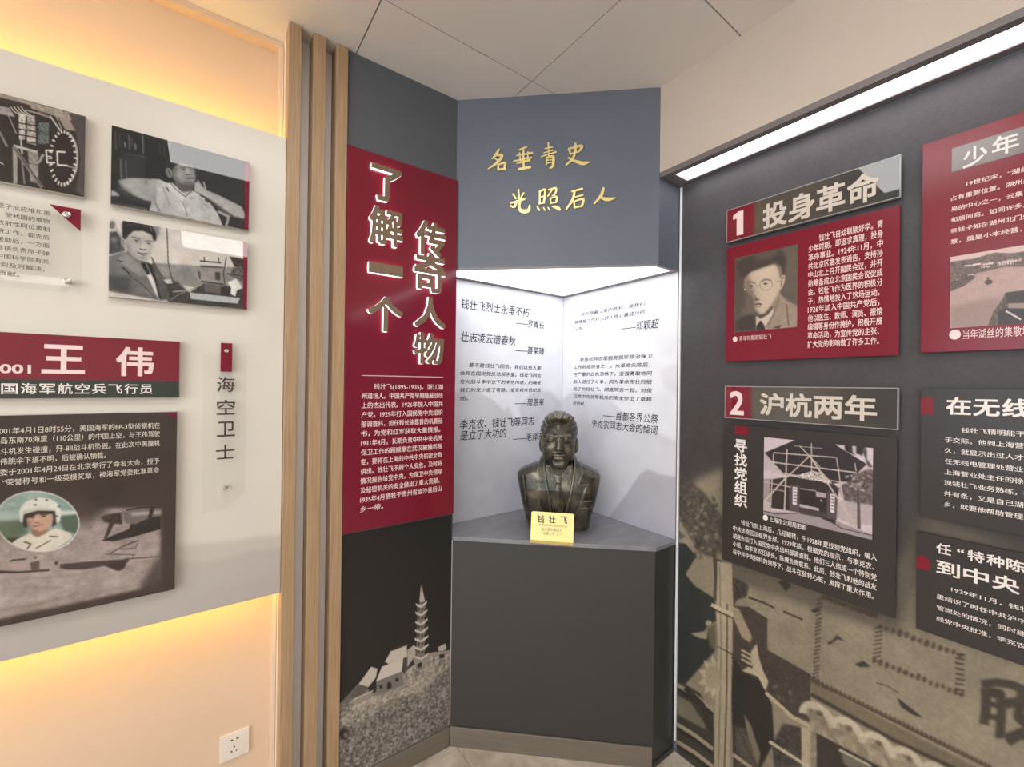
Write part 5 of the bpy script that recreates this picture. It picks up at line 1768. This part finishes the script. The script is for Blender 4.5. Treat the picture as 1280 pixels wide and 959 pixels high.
tx = ['　　钱壮飞到上海后，几经辗转，于1928年夏找到党组织，编入', '中共法南区法租界支部。1929年底，根据党的指示，与李克农、', '胡底先后打入国民党中央组织部调查科。他们三人组成一个特别党', '小组，由李克农任组长，陈赓负责联系。此后，钱壮飞和他的战友', '在中共中央特科的领导下，战斗在敌特心脏，发挥了重大作用。']
make_text('lettering', FR, PD + 0.0007, para(tx, uL, uR, va, (va - vb) / 4, 0.0200, (uR - uL) / 29) + [('上海市公用局旧影', b[0], (b[1] + e[1]) / 2, 0.019, e[0] - b[0], 1.0), ('●', a[0] - 0.008, a[1], 0.026, 0.016, 1.0)], MT['ink'], t, 0.012)

# far red panel with the river photograph
q = [FR.at(1152.7, 181.6, PD), FR.at(1280, 139.5, PD), FR.at(1151, 441, PD), FR.at(1280, 436, PD)]
u0, v1, v0 = (q[0][0] + q[2][0]) / 2, (q[0][1] + q[1][1]) / 2, (q[2][1] + q[3][1]) / 2
u1 = FR.at(1392, 300, PD)[0]
t = wall_panel('river_board', u0, u1, v0, v1, MT['redp'], 'dark red panel at the right edge with a grey title bar and river photograph', 'wall panel')
cr = (1150, 140, 5.64)
F = FR.crop(*cr)
a, b, c = F.at(222, 265, PD), F.at(228, 425, PD), F.at(733, 95, PD)
MT['greybar'] = mat('grey_title_bar', (108, 98, 96), 0.2)
slab('title_bar', FR, (a[0] + b[0]) / 2, u1 - 0.05, b[1], (a[1] + c[1]) / 2, PD, PD + 0.0006, MT['greybar'], t)
fit_text('heading_lettering', FR, PD + 0.0010, [boxed(F, '少', 303, 240, 475, 378, PD), boxed(F, '年', 508, 158, 698, 296, PD)], MT['ink'], t, 0.016)
uL = F.at(219, 610, PD)[0]
va, vb = F.at(340, 505, PD)[1], F.at(225, 915, PD)[1]
cw = (F.at(598, 540, PD)[0] - uL) / 6.7
tx = ['　　19世纪末，“湖丝', '占有重要位置。湖州是', '易的中心之一，云集了', '和居间商。如同许多人', '亲钱子如在湖州北门外', '意，虽是小本经营，']
make_text('lettering', FR, PD + 0.0007, [(s.strip('　'), uL + cw * (len(s) - len(s.lstrip('　'))), va - (va - vb) / 5 * i, cw * 0.98, cw * 0.97 * sum(0.58 if ord(ch) < 256 else (0.5 if ch == '“' else 1) for ch in s.strip('　')), 1.0) for i, s in enumerate(tx)], MT['pinkink'], t, 0.014)
cr = (1150, 290, 5.992)
F = FR.crop(*cr)
a, b = F.at(226, 188, PD), F.at(226, 722, PD)
p = Print(F, PD, (a[0] + b[0]) / 2, u1 - 0.05, b[1], (a[1] + F.at(779, 98, PD)[1]) / 2, 330, (168, 140, 134))
p.poly([(220, 180), (800, 60), (1500, -60), (1500, 40), (800, 140), (220, 225)], (206, 178, 172), 1.2)
p.poly([(220, 225), (400, 200), (560, 155), (700, 160), (1500, 20), (1500, 260), (800, 260), (640, 260), (420, 310), (320, 400), (225, 450)], (108, 92, 86), 1.5, 1, 0.35, 5)
for x, y, w_, h_ in ((330, 245, 90, 16), (400, 235, 60, 16), (470, 230, 80, 20), (580, 215, 120, 40), (700, 205, 60, 22), (270, 350, 60, 30), (320, 345, 50, 22), (360, 315, 40, 14), (228, 380, 20, 30), (460, 255, 60, 14)):
    p.poly([(x, y + h_ * 0.3), (x + w_, y - h_ * 0.3), (x + w_, y + h_ * 0.6), (x, y + h_)], (206, 184, 178), 0.8, 0.9, 0.4, 3)
for i in range(14):
    p.line([(470 + i * 20, 250 - i * 2), (470 + i * 20, 262 - i * 2)], 6, (84, 70, 66))
p.poly([(225, 380), (380, 320), (420, 340), (320, 410), (225, 440)], (92, 78, 72), 1.2, 1, 0.3, 4)
p.poly([(225, 450), (330, 410), (430, 330), (640, 270), (1500, 230), (1500, 900), (225, 760)], (176, 148, 142), 2, 1, 0.05, 10)
p.poly([(225, 560), (500, 500), (1500, 420), (1500, 900), (225, 760)], (140, 116, 110), 10, 0.7, 0.06, 5)
p.poly([(480, 375), (510, 352), (545, 365), (540, 385), (500, 398)], (84, 66, 62), 0.8)
p.ell(510, 345, 10, 7, (70, 56, 52))
p.poly([(640, 455), (800, 430), (1500, 380), (1500, 900), (500, 720), (550, 600), (620, 500)], (88, 76, 70), 1.0, 1, 0.3, 5)
p.poly([(640, 455), (1500, 400), (1500, 520), (650, 530)], (62, 54, 50), 1, 1, 0.2)
p.poly([(660, 535), (1500, 520), (1500, 590), (760, 570), (660, 570)], (150, 130, 122), 1)
p.poly([(580, 600), (640, 570), (780, 580), (1500, 600), (1500, 900), (560, 720)], (56, 48, 46), 1)
p.line([(645, 592), (755, 655)], 14, (206, 188, 180))
p.line([(560, 610), (580, 640), (570, 720)], 10, (120, 104, 98))
p.grain(0.035, 3)
p.build('river_print', MT['scene'], t, 0.0005)
a = F.at(260, 768, PD)
b = F.at(322, 766, PD)
cw = (F.at(775, 745, PD)[0] - b[0]) / 7.1
make_text('lettering', FR, PD + 0.0007, [('当年湖丝的集散地', b[0], b[1] - 0.001, 0.026, cw * 7.9, 1.0), ('●', a[0] - 0.010, a[1], 0.034, 0.021, 1.0)], MT['pinkink'], t, 0.0)

# dark panels at the right edge
q = [FR.at(1151, 484.5, PD), FR.at(1150, 646, PD), FR.at(1280, 690, PD), FR.at(1280, 489, PD)]
F = FR.crop(1140, 480, 5.33)
u0 = (q[0][0] + q[1][0]) / 2
v1, v0 = (q[0][1] + q[3][1]) / 2, q[1][1]
t = wall_panel('text_board', u0, FR.at(1392, 600, PD)[0], v0, v1, MT['black'], 'dark text panel under the red river panel, large pale three-character title', 'wall panel')
a, b = F.at(60, 88, PD), F.at(145, 207, PD)
slab('red_tab', FR, a[0], b[0], b[1], a[1], PD, PD + 0.0006, MT['redp'], t)
A, B = F.at(228, 150, PD), F.at(592, 158, PD)
cw = (B[0] - A[0]) / 1.95
make_text('heading_lettering', FR, PD + 0.0008, [(c, A[0] + cw * i, (A[1] + B[1]) / 2, cw * 0.98, cw * 0.92, 1.0) for i, c in enumerate('在无线')], MT['ink'], t, 0.022)
uL = F.at(217, 520, PD)[0]
va, vb = F.at(330, 308, PD)[1], F.at(217, 800, PD)[1]
cw = (F.at(745, 412, PD)[0] - uL) / 8.95
tx = ['　　钱壮飞精明能干，', '于交际。他到上海营业', '久，就显示出过人才华', '任无线电管理处营业处', '上海营业处主任的徐恩', '现钱壮飞业务熟练，把', '井有条，又是自己湖州', '乡，就要他帮助管理业']
make_text('lettering', FR, PD + 0.0007, [(s.strip('　'), uL + cw * (len(s) - len(s.lstrip('　'))), va - (va - vb) / 7 * i, cw * 0.98, cw * (len(s.strip('　')) - (0.55 if s[-1] in '，' else 0.06)), 1.0) for i, s in enumerate(tx)], MT['ink'], t, 0.010)

q = [FR.at(1146, 664.5, PD), FR.at(1145, 786, PD), FR.at(1280, 712, PD)]
F = FR.crop(1130, 650, 5.047)
u0 = (q[0][0] + q[1][0]) / 2
v1, v0 = q[0][1], q[1][1]
t = wall_panel('text_board', u0, FR.at(1392, 600, PD)[0], v0, v1, MT['black'], 'lowest dark text panel at the right edge, with a rounded red mark', 'wall panel')
a, b = F.at(82, 222, PD), F.at(163, 325, PD)
hu, hv = b[0] - a[0], a[1] - b[1]
polyslab('red_mark', FR, [(a[0], b[1]), (b[0], b[1]), (b[0], b[1] + 0.8 * hv), (a[0] + 0.5 * hu, a[1] + 0.12 * hv), (a[0], b[1] + 0.9 * hv)], PD, PD + 0.0006, MT['redp'], t)
A = F.at(204, 175, PD)
B = F.at(640, 248, PD)
cw = (B[0] - A[0]) / 3.9
its = [(c, A[0] + cw * x, A[1], cw * 0.95, cw * wd, 1.0) for c, x, wd in (('任', 0, 0.9), ('“', 1.25, 0.4), ('特', 1.85, 0.95), ('种', 2.9, 0.95), ('陈', 3.95, 0.95))]
A, B = F.at(204, 300, PD), F.at(745, 420, PD)
cw = (B[0] - A[0]) / 2.95
make_text('heading_lettering', FR, PD + 0.0008, its + [(c, A[0] + cw * i, (A[1] + B[1]) / 2, cw * 0.80, cw * 0.88, 1.0) for i, c in enumerate('到中央')], MT['ink'], t, 0.018)
uL = F.at(206, 490, PD)[0]
va, vb = F.at(310, 440, PD)[1], F.at(206, 620, PD)[1]
cw = (F.at(608, 525, PD)[0] - F.at(306, 438, PD)[0]) / 5.3
tx = ['　　1929年11月，钱壮', '里结识了时任中共沪中', '管理处的情况，同时建', '经党中央批准，李克农']
make_text('lettering', FR, PD + 0.0007, [(s.strip('　'), uL + cw * 1.75 * (1 if s[0] == '　' else 0), va - (va - vb) / 3 * i, cw * 0.86, cw * 0.98 * sum(0.6 if ord(ch) < 256 else 1 for ch in s.strip('　')), 1.0) for i, s in enumerate(tx)], MT['ink'], t, 0.010)

# ------------------------------------------------------------------ bronze bust
def surface_nets(Fv, org, h):
    """Quad surface of Fv<0 sampled on a grid."""
    S = Fv < 0
    n = S[:-1, :-1, :-1].astype(np.int8)
    tot = np.zeros(n.shape, np.int8)
    offs = [(i, j, k) for i in (0, 1) for j in (0, 1) for k in (0, 1)]
    nx, ny, nz = Fv.shape
    for i, j, k in offs:
        tot += S[i:nx - 1 + i, j:ny - 1 + j, k:nz - 1 + k]
    act = (tot > 0) & (tot < 8)
    ci = np.argwhere(act)
    vid = -np.ones(act.shape, np.int64)
    vid[act] = np.arange(len(ci))
    acc = np.zeros((len(ci), 3))
    cnt = np.zeros(len(ci))
    for a in offs:
        for ax in range(3):
            if a[ax]:
                continue
            b = list(a)
            b[ax] = 1
            pa = ci + np.array(a)
            pb = ci + np.array(b)
            fa = Fv[pa[:, 0], pa[:, 1], pa[:, 2]]
            fb = Fv[pb[:, 0], pb[:, 1], pb[:, 2]]
            m = (fa < 0) != (fb < 0)
            t = np.where(m, fa / np.where(m, fa - fb, 1), 0)
            q = pa + (pb - pa) * t[:, None]
            acc += q * m[:, None]
            cnt += m
    V = acc / cnt[:, None] * h + np.array(org)
    quads = []
    for ax in range(3):
        u, v = (ax + 1) % 3, (ax + 2) % 3
        sl0 = [slice(1, -1)] * 3
        sl1 = [slice(1, -1)] * 3
        sl0[ax] = slice(0, -1)
        sl1[ax] = slice(1, None)
        a, b = S[tuple(sl0)], S[tuple(sl1)]
        for flip, m in ((False, a & ~b), (True, ~a & b)):
            e = np.argwhere(m)
            if not len(e):
                continue
            off = np.array([1, 1, 1])
            off[ax] = 0
            e = e + off
            du, dv = np.zeros(3, int), np.zeros(3, int)
            du[u], dv[v] = 1, 1
            c = [e - du - dv, e - dv, e, e - du]
            ids = [vid[x[:, 0], x[:, 1], x[:, 2]] for x in c]
            q = np.stack(ids if not flip else ids[::-1], 1)
            quads.append(q)
    return V, np.concatenate(quads)


def grid(lo, hi, h):
    ax = [np.arange(l, g + h, h) for l, g in zip(lo, hi)]
    return np.meshgrid(*ax, indexing='ij', sparse=True)


def smin(a, b, k):
    h = np.clip(0.5 + 0.5 * (b - a) / k, 0, 1)
    return b * (1 - h) + a * h - k * h * (1 - h)


def smax(a, b, k):
    return -smin(-a, -b, k)


def ell3(G, c, r):
    x, y, z = G[0] - c[0], G[1] - c[1], G[2] - c[2]
    k0 = np.sqrt((x / r[0]) ** 2 + (y / r[1]) ** 2 + (z / r[2]) ** 2)
    k1 = np.sqrt((x / r[0] ** 2) ** 2 + (y / r[1] ** 2) ** 2 + (z / r[2] ** 2) ** 2) + 1e-9
    return k0 * (k0 - 1) / k1


def cap3(G, a, b, ra, rb):
    d = [b[i] - a[i] for i in range(3)]
    L = sum(x * x for x in d)
    t = np.clip(((G[0] - a[0]) * d[0] + (G[1] - a[1]) * d[1] + (G[2] - a[2]) * d[2]) / L, 0, 1)
    return np.sqrt((G[0] - a[0] - d[0] * t) ** 2 + (G[1] - a[1] - d[1] * t) ** 2 + (G[2] - a[2] - d[2] * t) ** 2) - (ra + (rb - ra) * t)


def poly2(X, Z, pts):
    """Signed distance to a polygon in the front (x, z) plane."""
    d = np.full(np.broadcast(X, Z).shape, 1e9)
    s = np.ones(d.shape)
    n = len(pts)
    for i in range(n):
        vi, vj = pts[i], pts[i - 1]
        ex, ez = vj[0] - vi[0], vj[1] - vi[1]
        wx, wz = X - vi[0], Z - vi[1]
        t = np.clip((wx * ex + wz * ez) / (ex * ex + ez * ez), 0, 1)
        d = np.minimum(d, (wx - ex * t) ** 2 + (wz - ez * t) ** 2)
        c1, c2, c3 = Z >= vi[1], Z < vj[1], ex * wz > ez * wx
        fl = (c1 & c2 & c3) | (~c1 & ~c2 & ~c3)
        s = np.where(fl, -s, s)
    return s * np.sqrt(d)


BC = (1.287, 1.404)
bdir = np.array([BC[0], BC[1]]) / math.hypot(*BC)
BROT = math.atan2(-bdir[0], bdir[1])
bust = empty('portrait_bust', (BC[0], BC[1], CT), 'patinated bronze bust of a man in suit and tie on the grey counter', 'bust')
bust.rotation_euler = (0, 0, BROT)
SB = 1.0


def bust_part(name, Fv, org, h, label=None):
    V, q = surface_nets(Fv, org, h)
    me = bpy.data.meshes.new(name)
    me.from_pydata((V * SB).tolist(), [], q.tolist())
    me.validate()
    bm = bmesh.new()
    bm.from_mesh(me)
    bmesh.ops.smooth_vert(bm, verts=bm.verts, factor=0.3, use_axis_x=True, use_axis_y=True, use_axis_z=True)
    bmesh.ops.recalc_face_normals(bm, faces=bm.faces)
    bm.to_mesh(me)
    bm.free()
    o = link(name, me, MT['bronze'], bust, True)
    return o


# head and neck
h = 0.0021
lo = (-0.105, -0.125, 0.20)
Gd = grid(lo, (0.105, 0.125, 0.53), h)
X, Y, Z = Gd
f = ell3(Gd, (0, 0.014, 0.425), (0.076, 0.098, 0.084))
f = smin(f, ell3(Gd, (0, -0.024, 0.368), (0.069, 0.062, 0.088)), 0.03)
for s in (-1, 1):
    f = smin(f, ell3(Gd, (s * 0.042, -0.060, 0.360), (0.024, 0.022, 0.020)), 0.02)
    f = smin(f, ell3(Gd, (s * 0.047, -0.020, 0.322), (0.021, 0.042, 0.026)), 0.025)
f = smin(f, ell3(Gd, (0, -0.064, 0.318), (0.036, 0.026, 0.032)), 0.022)
f = smin(f, ell3(Gd, (0, -0.066, 0.289), (0.034, 0.023, 0.020)), 0.024)
f = smin(f, cap3(Gd, (0, 0.016, 0.33), (0, 0.022, 0.20), 0.054, 0.060), 0.02)
for s in (-1, 1):
    f = smax(f, -ell3(Gd, (s * 0.031, -0.097, 0.3980), (0.021, 0.020, 0.0125)), 0.010)
    f = smin(f, cap3(Gd, (s * 0.012, -0.087, 0.4140), (s * 0.047, -0.073, 0.4160), 0.0060, 0.0045), 0.010)
    f = smin(f, ell3(Gd, (s * 0.031, -0.0735, 0.3975), (0.0150, 0.0125, 0.0115)), 0.003)
    f = smin(f, cap3(Gd, (s * 0.017, -0.0785, 0.4005), (s * 0.032, -0.0830, 0.4060), 0.0024, 0.0028), 0.004)
    f = smin(f, cap3(Gd, (s * 0.032, -0.0830, 0.4060), (s * 0.047, -0.073, 0.4005), 0.0028, 0.0022), 0.004)
    f = smin(f, cap3(Gd, (s * 0.018, -0.0785, 0.3905), (s * 0.044, -0.073, 0.3905), 0.0020, 0.0020), 0.005)
    f = smax(f, -ell3(Gd, (s * 0.031, -0.0885, 0.3975), (0.0034, 0.004, 0.0034)), 0.002)
f = smin(f, cap3(Gd, (0, -0.084, 0.4100), (0, -0.106, 0.3650), 0.0085, 0.0118), 0.010)
for s in (-1, 1):
    f = smin(f, ell3(Gd, (s * 0.0120, -0.094, 0.3605), (0.0078, 0.0105, 0.0068)), 0.010)
    f = smax(f, -ell3(Gd, (s * 0.0075, -0.104, 0.3515), (0.0036, 0.0048, 0.0032)), 0.003)
    f = smax(f, -cap3(Gd, (s * 0.022, -0.094, 0.3590), (s * 0.034, -0.083, 0.3280), 0.0022, 0.0018), 0.008)
f = smin(f, ell3(Gd, (0, -0.0872, 0.3325), (0.0245, 0.0075, 0.0062)), 0.008)
f = smin(f, ell3(Gd, (0, -0.0868, 0.3200), (0.0200, 0.0080, 0.0070)), 0.008)
f = smax(f, -cap3(Gd, (-0.026, -0.0945, 0.3262), (0.026, -0.0945, 0.3262), 0.0018, 0.0018), 0.003)
for s in (-1, 1):
    f = smax(f, -cap3(Gd, (s * 0.019, -0.0875, 0.3968), (s * 0.044, -0.0835, 0.3968), 0.0019, 0.0016), 0.002)
    f = smax(f, -cap3(Gd, (s * 0.018, -0.0865, 0.4105), (s * 0.046, -0.0820, 0.4095), 0.0016, 0.0014), 0.003)
f = smax(f, -cap3(Gd, (-0.012, -0.0925, 0.3040), (0.012, -0.0925, 0.3040), 0.0040, 0.0040), 0.010)
for s in (-1, 1):
    e = ell3(Gd, (s * 0.0765, 0.006, 0.366), (0.0125, 0.020, 0.033))
    e = smax(e, -ell3(Gd, (s * 0.0875, -0.004, 0.370), (0.0070, 0.012, 0.021)), 0.004)
    e = smin(e, ell3(Gd, (s * 0.074, 0.000, 0.340), (0.008, 0.012, 0.010)), 0.006)
    f = smin(f, e, 0.006)
bust_part('head', f, lo, h)

# hair combed back in ridges
h = 0.0018
lo = (-0.098, -0.118, 0.29)
Gd = grid(lo, (0.098, 0.130, 0.54), h)
X, Y, Z = Gd
o = ell3(Gd, (0, 0.018, 0.428), (0.0830, 0.104, 0.089))
o = smin(o, ell3(Gd, (0.006, -0.046, 0.488), (0.060, 0.042, 0.022)), 0.02)
ang = np.arctan2(X + 0.012 - 0.25 * (Y + 0.09) * np.sign(X) * 0.6, Z - 0.385)
o = o + 0.0013 * np.sin(ang * 30 + 0.9 * np.sin(Y * 30) + 0.8) + 0.0008 * np.sin(ang * 55 + 1.5 * np.sin(Y * 50))
zl = np.interp(Y, [-0.12, -0.085, -0.068, -0.052, -0.040, -0.030, -0.018, -0.006, 0.012, 0.034, 0.05, 0.12], [0.490, 0.486, 0.470, 0.444, 0.386, 0.372, 0.380, 0.402, 0.404, 0.385, 0.335, 0.305])
zl = zl + 0.004 * np.sin(np.abs(X) * 90) * (Y < -0.06)
hd = smax(o, (zl - Z) * 0.6, 0.006)
bust_part('hair', hd, lo, h)

# torso shared by jacket, shirt and tie
BW = ([0, 0.05, 0.12, 0.20, 0.245, 0.32], [0.134, 0.144, 0.164, 0.180, 0.187, 0.187])
BD = ([0, 0.10, 0.18, 0.25, 0.32], [0.082, 0.098, 0.104, 0.094, 0.07])


def body(Gd, off=0.0):
    X, Y, Z = Gd
    w = np.interp(Z, *BW) + off
    d = np.interp(Z, *BD) + off
    yc = 0.020
    r = ((np.abs(X) / w) ** 3.6 + (np.abs(Y - yc) / d) ** 3.6 + 1e-9) ** (1 / 3.6)
    s = (r - 1) * d * 0.95
    ax = np.abs(X)
    top = np.interp(ax, [0, 0.05, 0.09, 0.15, 0.178, 0.195], [0.304, 0.300, 0.284, 0.258, 0.243, 0.226]) + off
    top = top - 0.35 * np.clip(-(Y - yc) - 0.035, 0, 1) - 0.16 * np.clip((Y - yc) - 0.04, 0, 1)
    s = smax(s, (Z - top) * 0.86, 0.006)
    return s


VOP = [(-0.062, 0.315), (-0.050, 0.235), (-0.037, 0.168), (-0.026, 0.085), (-0.006, 0.02), (0.010, 0.02), (0.028, 0.085), (0.047, 0.168), (0.058, 0.235), (0.069, 0.315)]
LL = [(-0.064, 0.312), (-0.084, 0.296), (-0.096, 0.262), (-0.076, 0.222), (-0.112, 0.224), (-0.096, 0.170), (-0.080, 0.105), (-0.040, 0.035), (-0.008, 0.012), (-0.006, 0.022), (-0.027, 0.085), (-0.038, 0.168), (-0.051, 0.235)]
LR = [(0.070, 0.312), (0.092, 0.296), (0.108, 0.258), (0.092, 0.212), (0.130, 0.214), (0.112, 0.165), (0.092, 0.105), (0.050, 0.035), (0.012, 0.012), (0.010, 0.022), (0.029, 0.085), (0.048, 0.168), (0.059, 0.235)]
h = 0.0026
lo = (-0.205, -0.105, -0.006)
Gd = grid(lo, (0.205, 0.145, 0.335), h)
X, Y, Z = Gd
b0 = body(Gd)
front = Y - 0.01
vop = poly2(X, Z, VOP)
jk = b0 + 0.0010 * np.sin(X * 70 + Z * 40) * np.clip((0.12 - Z) * 10, 0, 1)
rng_ = np.sqrt((X / 0.073) ** 2 + ((Y - 0.020) / 0.080) ** 2 + 1e-9)
ringd = np.sqrt(((rng_ - 1) * 0.074) ** 2 + ((Z - 0.298) * 0.62) ** 2) - 0.0095
jk = smin(jk, ringd, 0.022)
jk = smax(jk, -np.maximum(vop, Y - 0.0), 0.002)
jk = smax(jk, -cap3(Gd, (0, 0.012, 0.26), (0, 0.012, 0.36), 0.060, 0.062), 0.004)
jk = np.maximum(jk, -Z + 0.0001)
# sleeve seams and pocket slit pressed into the cloth
for pa, pb in (((-0.150, 0.235), (-0.120, 0.02)), ((0.148, 0.230), (0.122, 0.02))):
    d = poly2(X, Z, [(pa[0] - 0.001, pa[1]), (pa[0] + 0.001, pa[1]), (pb[0] + 0.001, pb[1]), (pb[0] - 0.001, pb[1])])
    jk = jk + 0.0012 * np.exp(-(d / 0.0035) ** 2) * (front < 0)
d = poly2(X, Z, [(0.088, 0.112), (0.150, 0.112), (0.150, 0.116), (0.088, 0.116)])
jk = jk + 0.0035 * np.exp(-(d / 0.003) ** 2) * (front < 0)
bust_part('jacket', jk, lo, h)
h = 0.0022
lo = (-0.142, -0.112, -0.002)
Gd = grid(lo, (0.142, 0.03, 0.325), h)
X, Y, Z = Gd
b1 = body(Gd)
front = Y - 0.005
for pts in (LL, LR):
    d = poly2(X, Z, pts)
    rim = 0.0016 * np.exp(-((d + 0.004) / 0.004) ** 2)
    lp = smax(smax(b1 - 0.0062 - rim, d, 0.003), front, 0.002)
    lp = np.maximum(lp, -(b1 + 0.006))
    bust_part('lapel', lp, lo, h)
d = poly2(X, Z, [(0.091, 0.118), (0.093, 0.141), (0.149, 0.141), (0.147, 0.118)])
pk = np.maximum(smax(smax(b1 - 0.0045, d, 0.002), front, 0.002), -(b1 + 0.004))
bust_part('breast_pocket', pk, lo, h)
# shirt, collar and tie inside the opening
h = 0.0020
lo = (-0.086, -0.112, 0.008)
Gd = grid(lo, (0.086, 0.10, 0.335), h)
X, Y, Z = Gd
b2 = body(Gd)
front = Y - 0.0
vop = poly2(X, Z, VOP)
sh = np.maximum(smax(b2 + 0.0075, vop - 0.004, 0.002), front)
sh = np.maximum(sh, -(b2 + 0.022))
sh = np.maximum(sh, 0.012 - Z)
bust_part('shirt', sh, lo, h)
rr = np.sqrt((X / 0.0605) ** 2 + ((Y - 0.014) / 0.064) ** 2 + 1e-9)
slope = 0.30 + 0.10 * (Y - 0.014)
co = np.maximum(np.abs((rr - 1) * 0.062) - 0.0042, np.abs(Z - slope) - 0.022)
for pts in ([(-0.058, 0.302), (-0.052, 0.262), (-0.026, 0.206), (-0.008, 0.246), (-0.020, 0.264), (-0.044, 0.300)], [(0.064, 0.302), (0.058, 0.262), (0.042, 0.204), (0.012, 0.246), (0.024, 0.264), (0.050, 0.300)]):
    d = poly2(X, Z, pts)
    wing = np.maximum(smax(b2 - 0.0025, d, 0.003), front)
    wing = np.maximum(wing, -(b2 + 0.012))
    co = smin(co, wing, 0.003)
bust_part('shirt_collar', co, lo, h)
kn = poly2(X, Z, [(-0.019, 0.248), (0.017, 0.248), (0.012, 0.212), (-0.012, 0.212)])
bl = poly2(X, Z, [(-0.010, 0.216), (0.010, 0.216), (0.025, 0.110), (0.012, 0.030), (-0.006, 0.030), (-0.026, 0.110)])
tie = smin(smax(b2 - 0.0015 - 0.0035 * np.exp(-(X / 0.012) ** 2), kn, 0.004), smax(b2 + 0.0025 - 0.004 * np.exp(-(X / 0.012) ** 2), bl, 0.004), 0.002)
tie = np.maximum(np.maximum(tie, front), -(b2 + 0.012))
bust_part('necktie', tie, lo, h)


# wire spectacles
def tube(pts, r, bm, close=False, N=8):
    P = [Vector(q) for q in pts]
    n = len(P)
    rings = []
    for i in range(n):
        a = P[i - 1] if (i or close) else P[i]
        b = P[(i + 1) % n] if (i < n - 1 or close) else P[i]
        t = (b - a).normalized()
        s = t.cross(Vector((0, 1, 0.01))).normalized()
        w = t.cross(s)
        rings.append([bm.verts.new(P[i] + (s * math.cos(2 * math.pi * k / N) + w * math.sin(2 * math.pi * k / N)) * r) for k in range(N)])
    for i in range(n if close else n - 1):
        A, B = rings[i], rings[(i + 1) % n]
        for k in range(N):
            bm.faces.new((A[k], A[(k + 1) % N], B[(k + 1) % N], B[k]))


bm = bmesh.new()
for s in (-1, 1):
    tube([(s * 0.033 + 0.0225 * math.cos(a), -0.098 + 0.22 * abs(0.0225 * math.cos(a) * s + 0.033), 0.395 + 0.0215 * math.sin(a)) for a in np.linspace(0, 2 * math.pi, 28, endpoint=False)], 0.0007, bm, True)
    tube([(s * 0.0555, -0.0855, 0.399), (s * 0.070, -0.060, 0.398), (s * 0.078, 0.002, 0.394)], 0.0007, bm)
tube([(-0.0105, -0.0935, 0.399), (0, -0.101, 0.402), (0.0105, -0.0935, 0.399)], 0.0007, bm)
bmesh.ops.recalc_face_normals(bm, faces=bm.faces)
me = bpy.data.meshes.new('spectacles')
bm.to_mesh(me)
bm.free()
link('spectacles', me, MT['bronze'], bust, True)

# ------------------------------------------------------------------ brass name plate standing before the bust
def onz(x, y, z):
    r = ray(x, y)
    return CAM + r * ((z - CAM[2]) / r[2])


a, b = onz(663.0, 675.2, CT), onz(716.6, 679.4, CT)
npu = (b - a) / np.linalg.norm(b - a)
npn = np.array([npu[1], -npu[0], 0])
npl = float(np.linalg.norm(b - a))
tilt = math.radians(14)
nh = 0.108
FP = Frame(a, npu, npn)
FP.z = np.array([0, 0, math.cos(tilt)]) - npn * math.sin(tilt)
FP.n = npn * math.cos(tilt) + np.array([0, 0, math.sin(tilt)])


def plate_at(x, y):
    x, y = 640 + x / 12.8, 620 + y / 12.8
    r = ray(x, y)
    o = FP.o + FP.n * 0.0016
    t = np.dot(o - CAM, FP.n) / np.dot(r, FP.n)
    q = CAM + r * t - FP.o
    return float(q @ FP.u), float(q @ FP.z)


nh = (plate_at(320, 245)[1] + plate_at(985, 290)[1]) / 2
t = empty('name_plate', tuple((a + b) / 2), 'small brass name plate with black characters in front of the bronze bust', 'name plate')
c_ = 0.006
pts = [(0, 0.001), (npl, 0.001)] + [(npl - c_ + c_ * math.sin(q_), nh - c_ + c_ * math.cos(q_)) for q_ in np.linspace(math.pi / 2, 0, 6)] + [(c_ - c_ * math.sin(q_), nh - c_ + c_ * math.cos(q_)) for q_ in np.linspace(0, math.pi / 2, 6)]
polyslab('plate', FP, pts, 0.0, 0.0016, MT['brass'], t)
bm = bmesh.new()
vs = [bm.verts.new(a + npu * u + npn * d + np.array([0, 0, z])) for u in (0, npl) for d in (0.0, 0.030) for z in (0.0002, 0.0018)]
for f_ in ((0, 1, 3, 2), (4, 6, 7, 5), (0, 4, 5, 1), (2, 3, 7, 6), (0, 2, 6, 4), (1, 5, 7, 3)):
    bm.faces.new([vs[i] for i in f_])
bm_obj('foot', bm, MT['brass'], t)


def pbox(s, x0, y0, x1, y1):
    cx, cy = (x0 + x1) / 2, (y0 + y1) / 2
    return (s, plate_at(x0, cy)[0], plate_at(x1, cy)[0], plate_at(cx, y1)[1], plate_at(cx, y0)[1])


fit_text('lettering', FP, 0.0021, [pbox('钱', 402, 308, 518, 434), pbox('壮', 585, 318, 700, 440), pbox('飞', 772, 330, 885, 448)], MT['blackink'], t, 0.02)
fit_text('lettering', FP, 0.0021, [pbox('(1895年9月25日-1935年3月31日)', 405, 455, 880, 502), pbox('浙江湖州道场人', 468, 515, 800, 570), pbox('“龙潭三杰”之一', 470, 582, 800, 632)], MT['brownink'], t, 0.0)
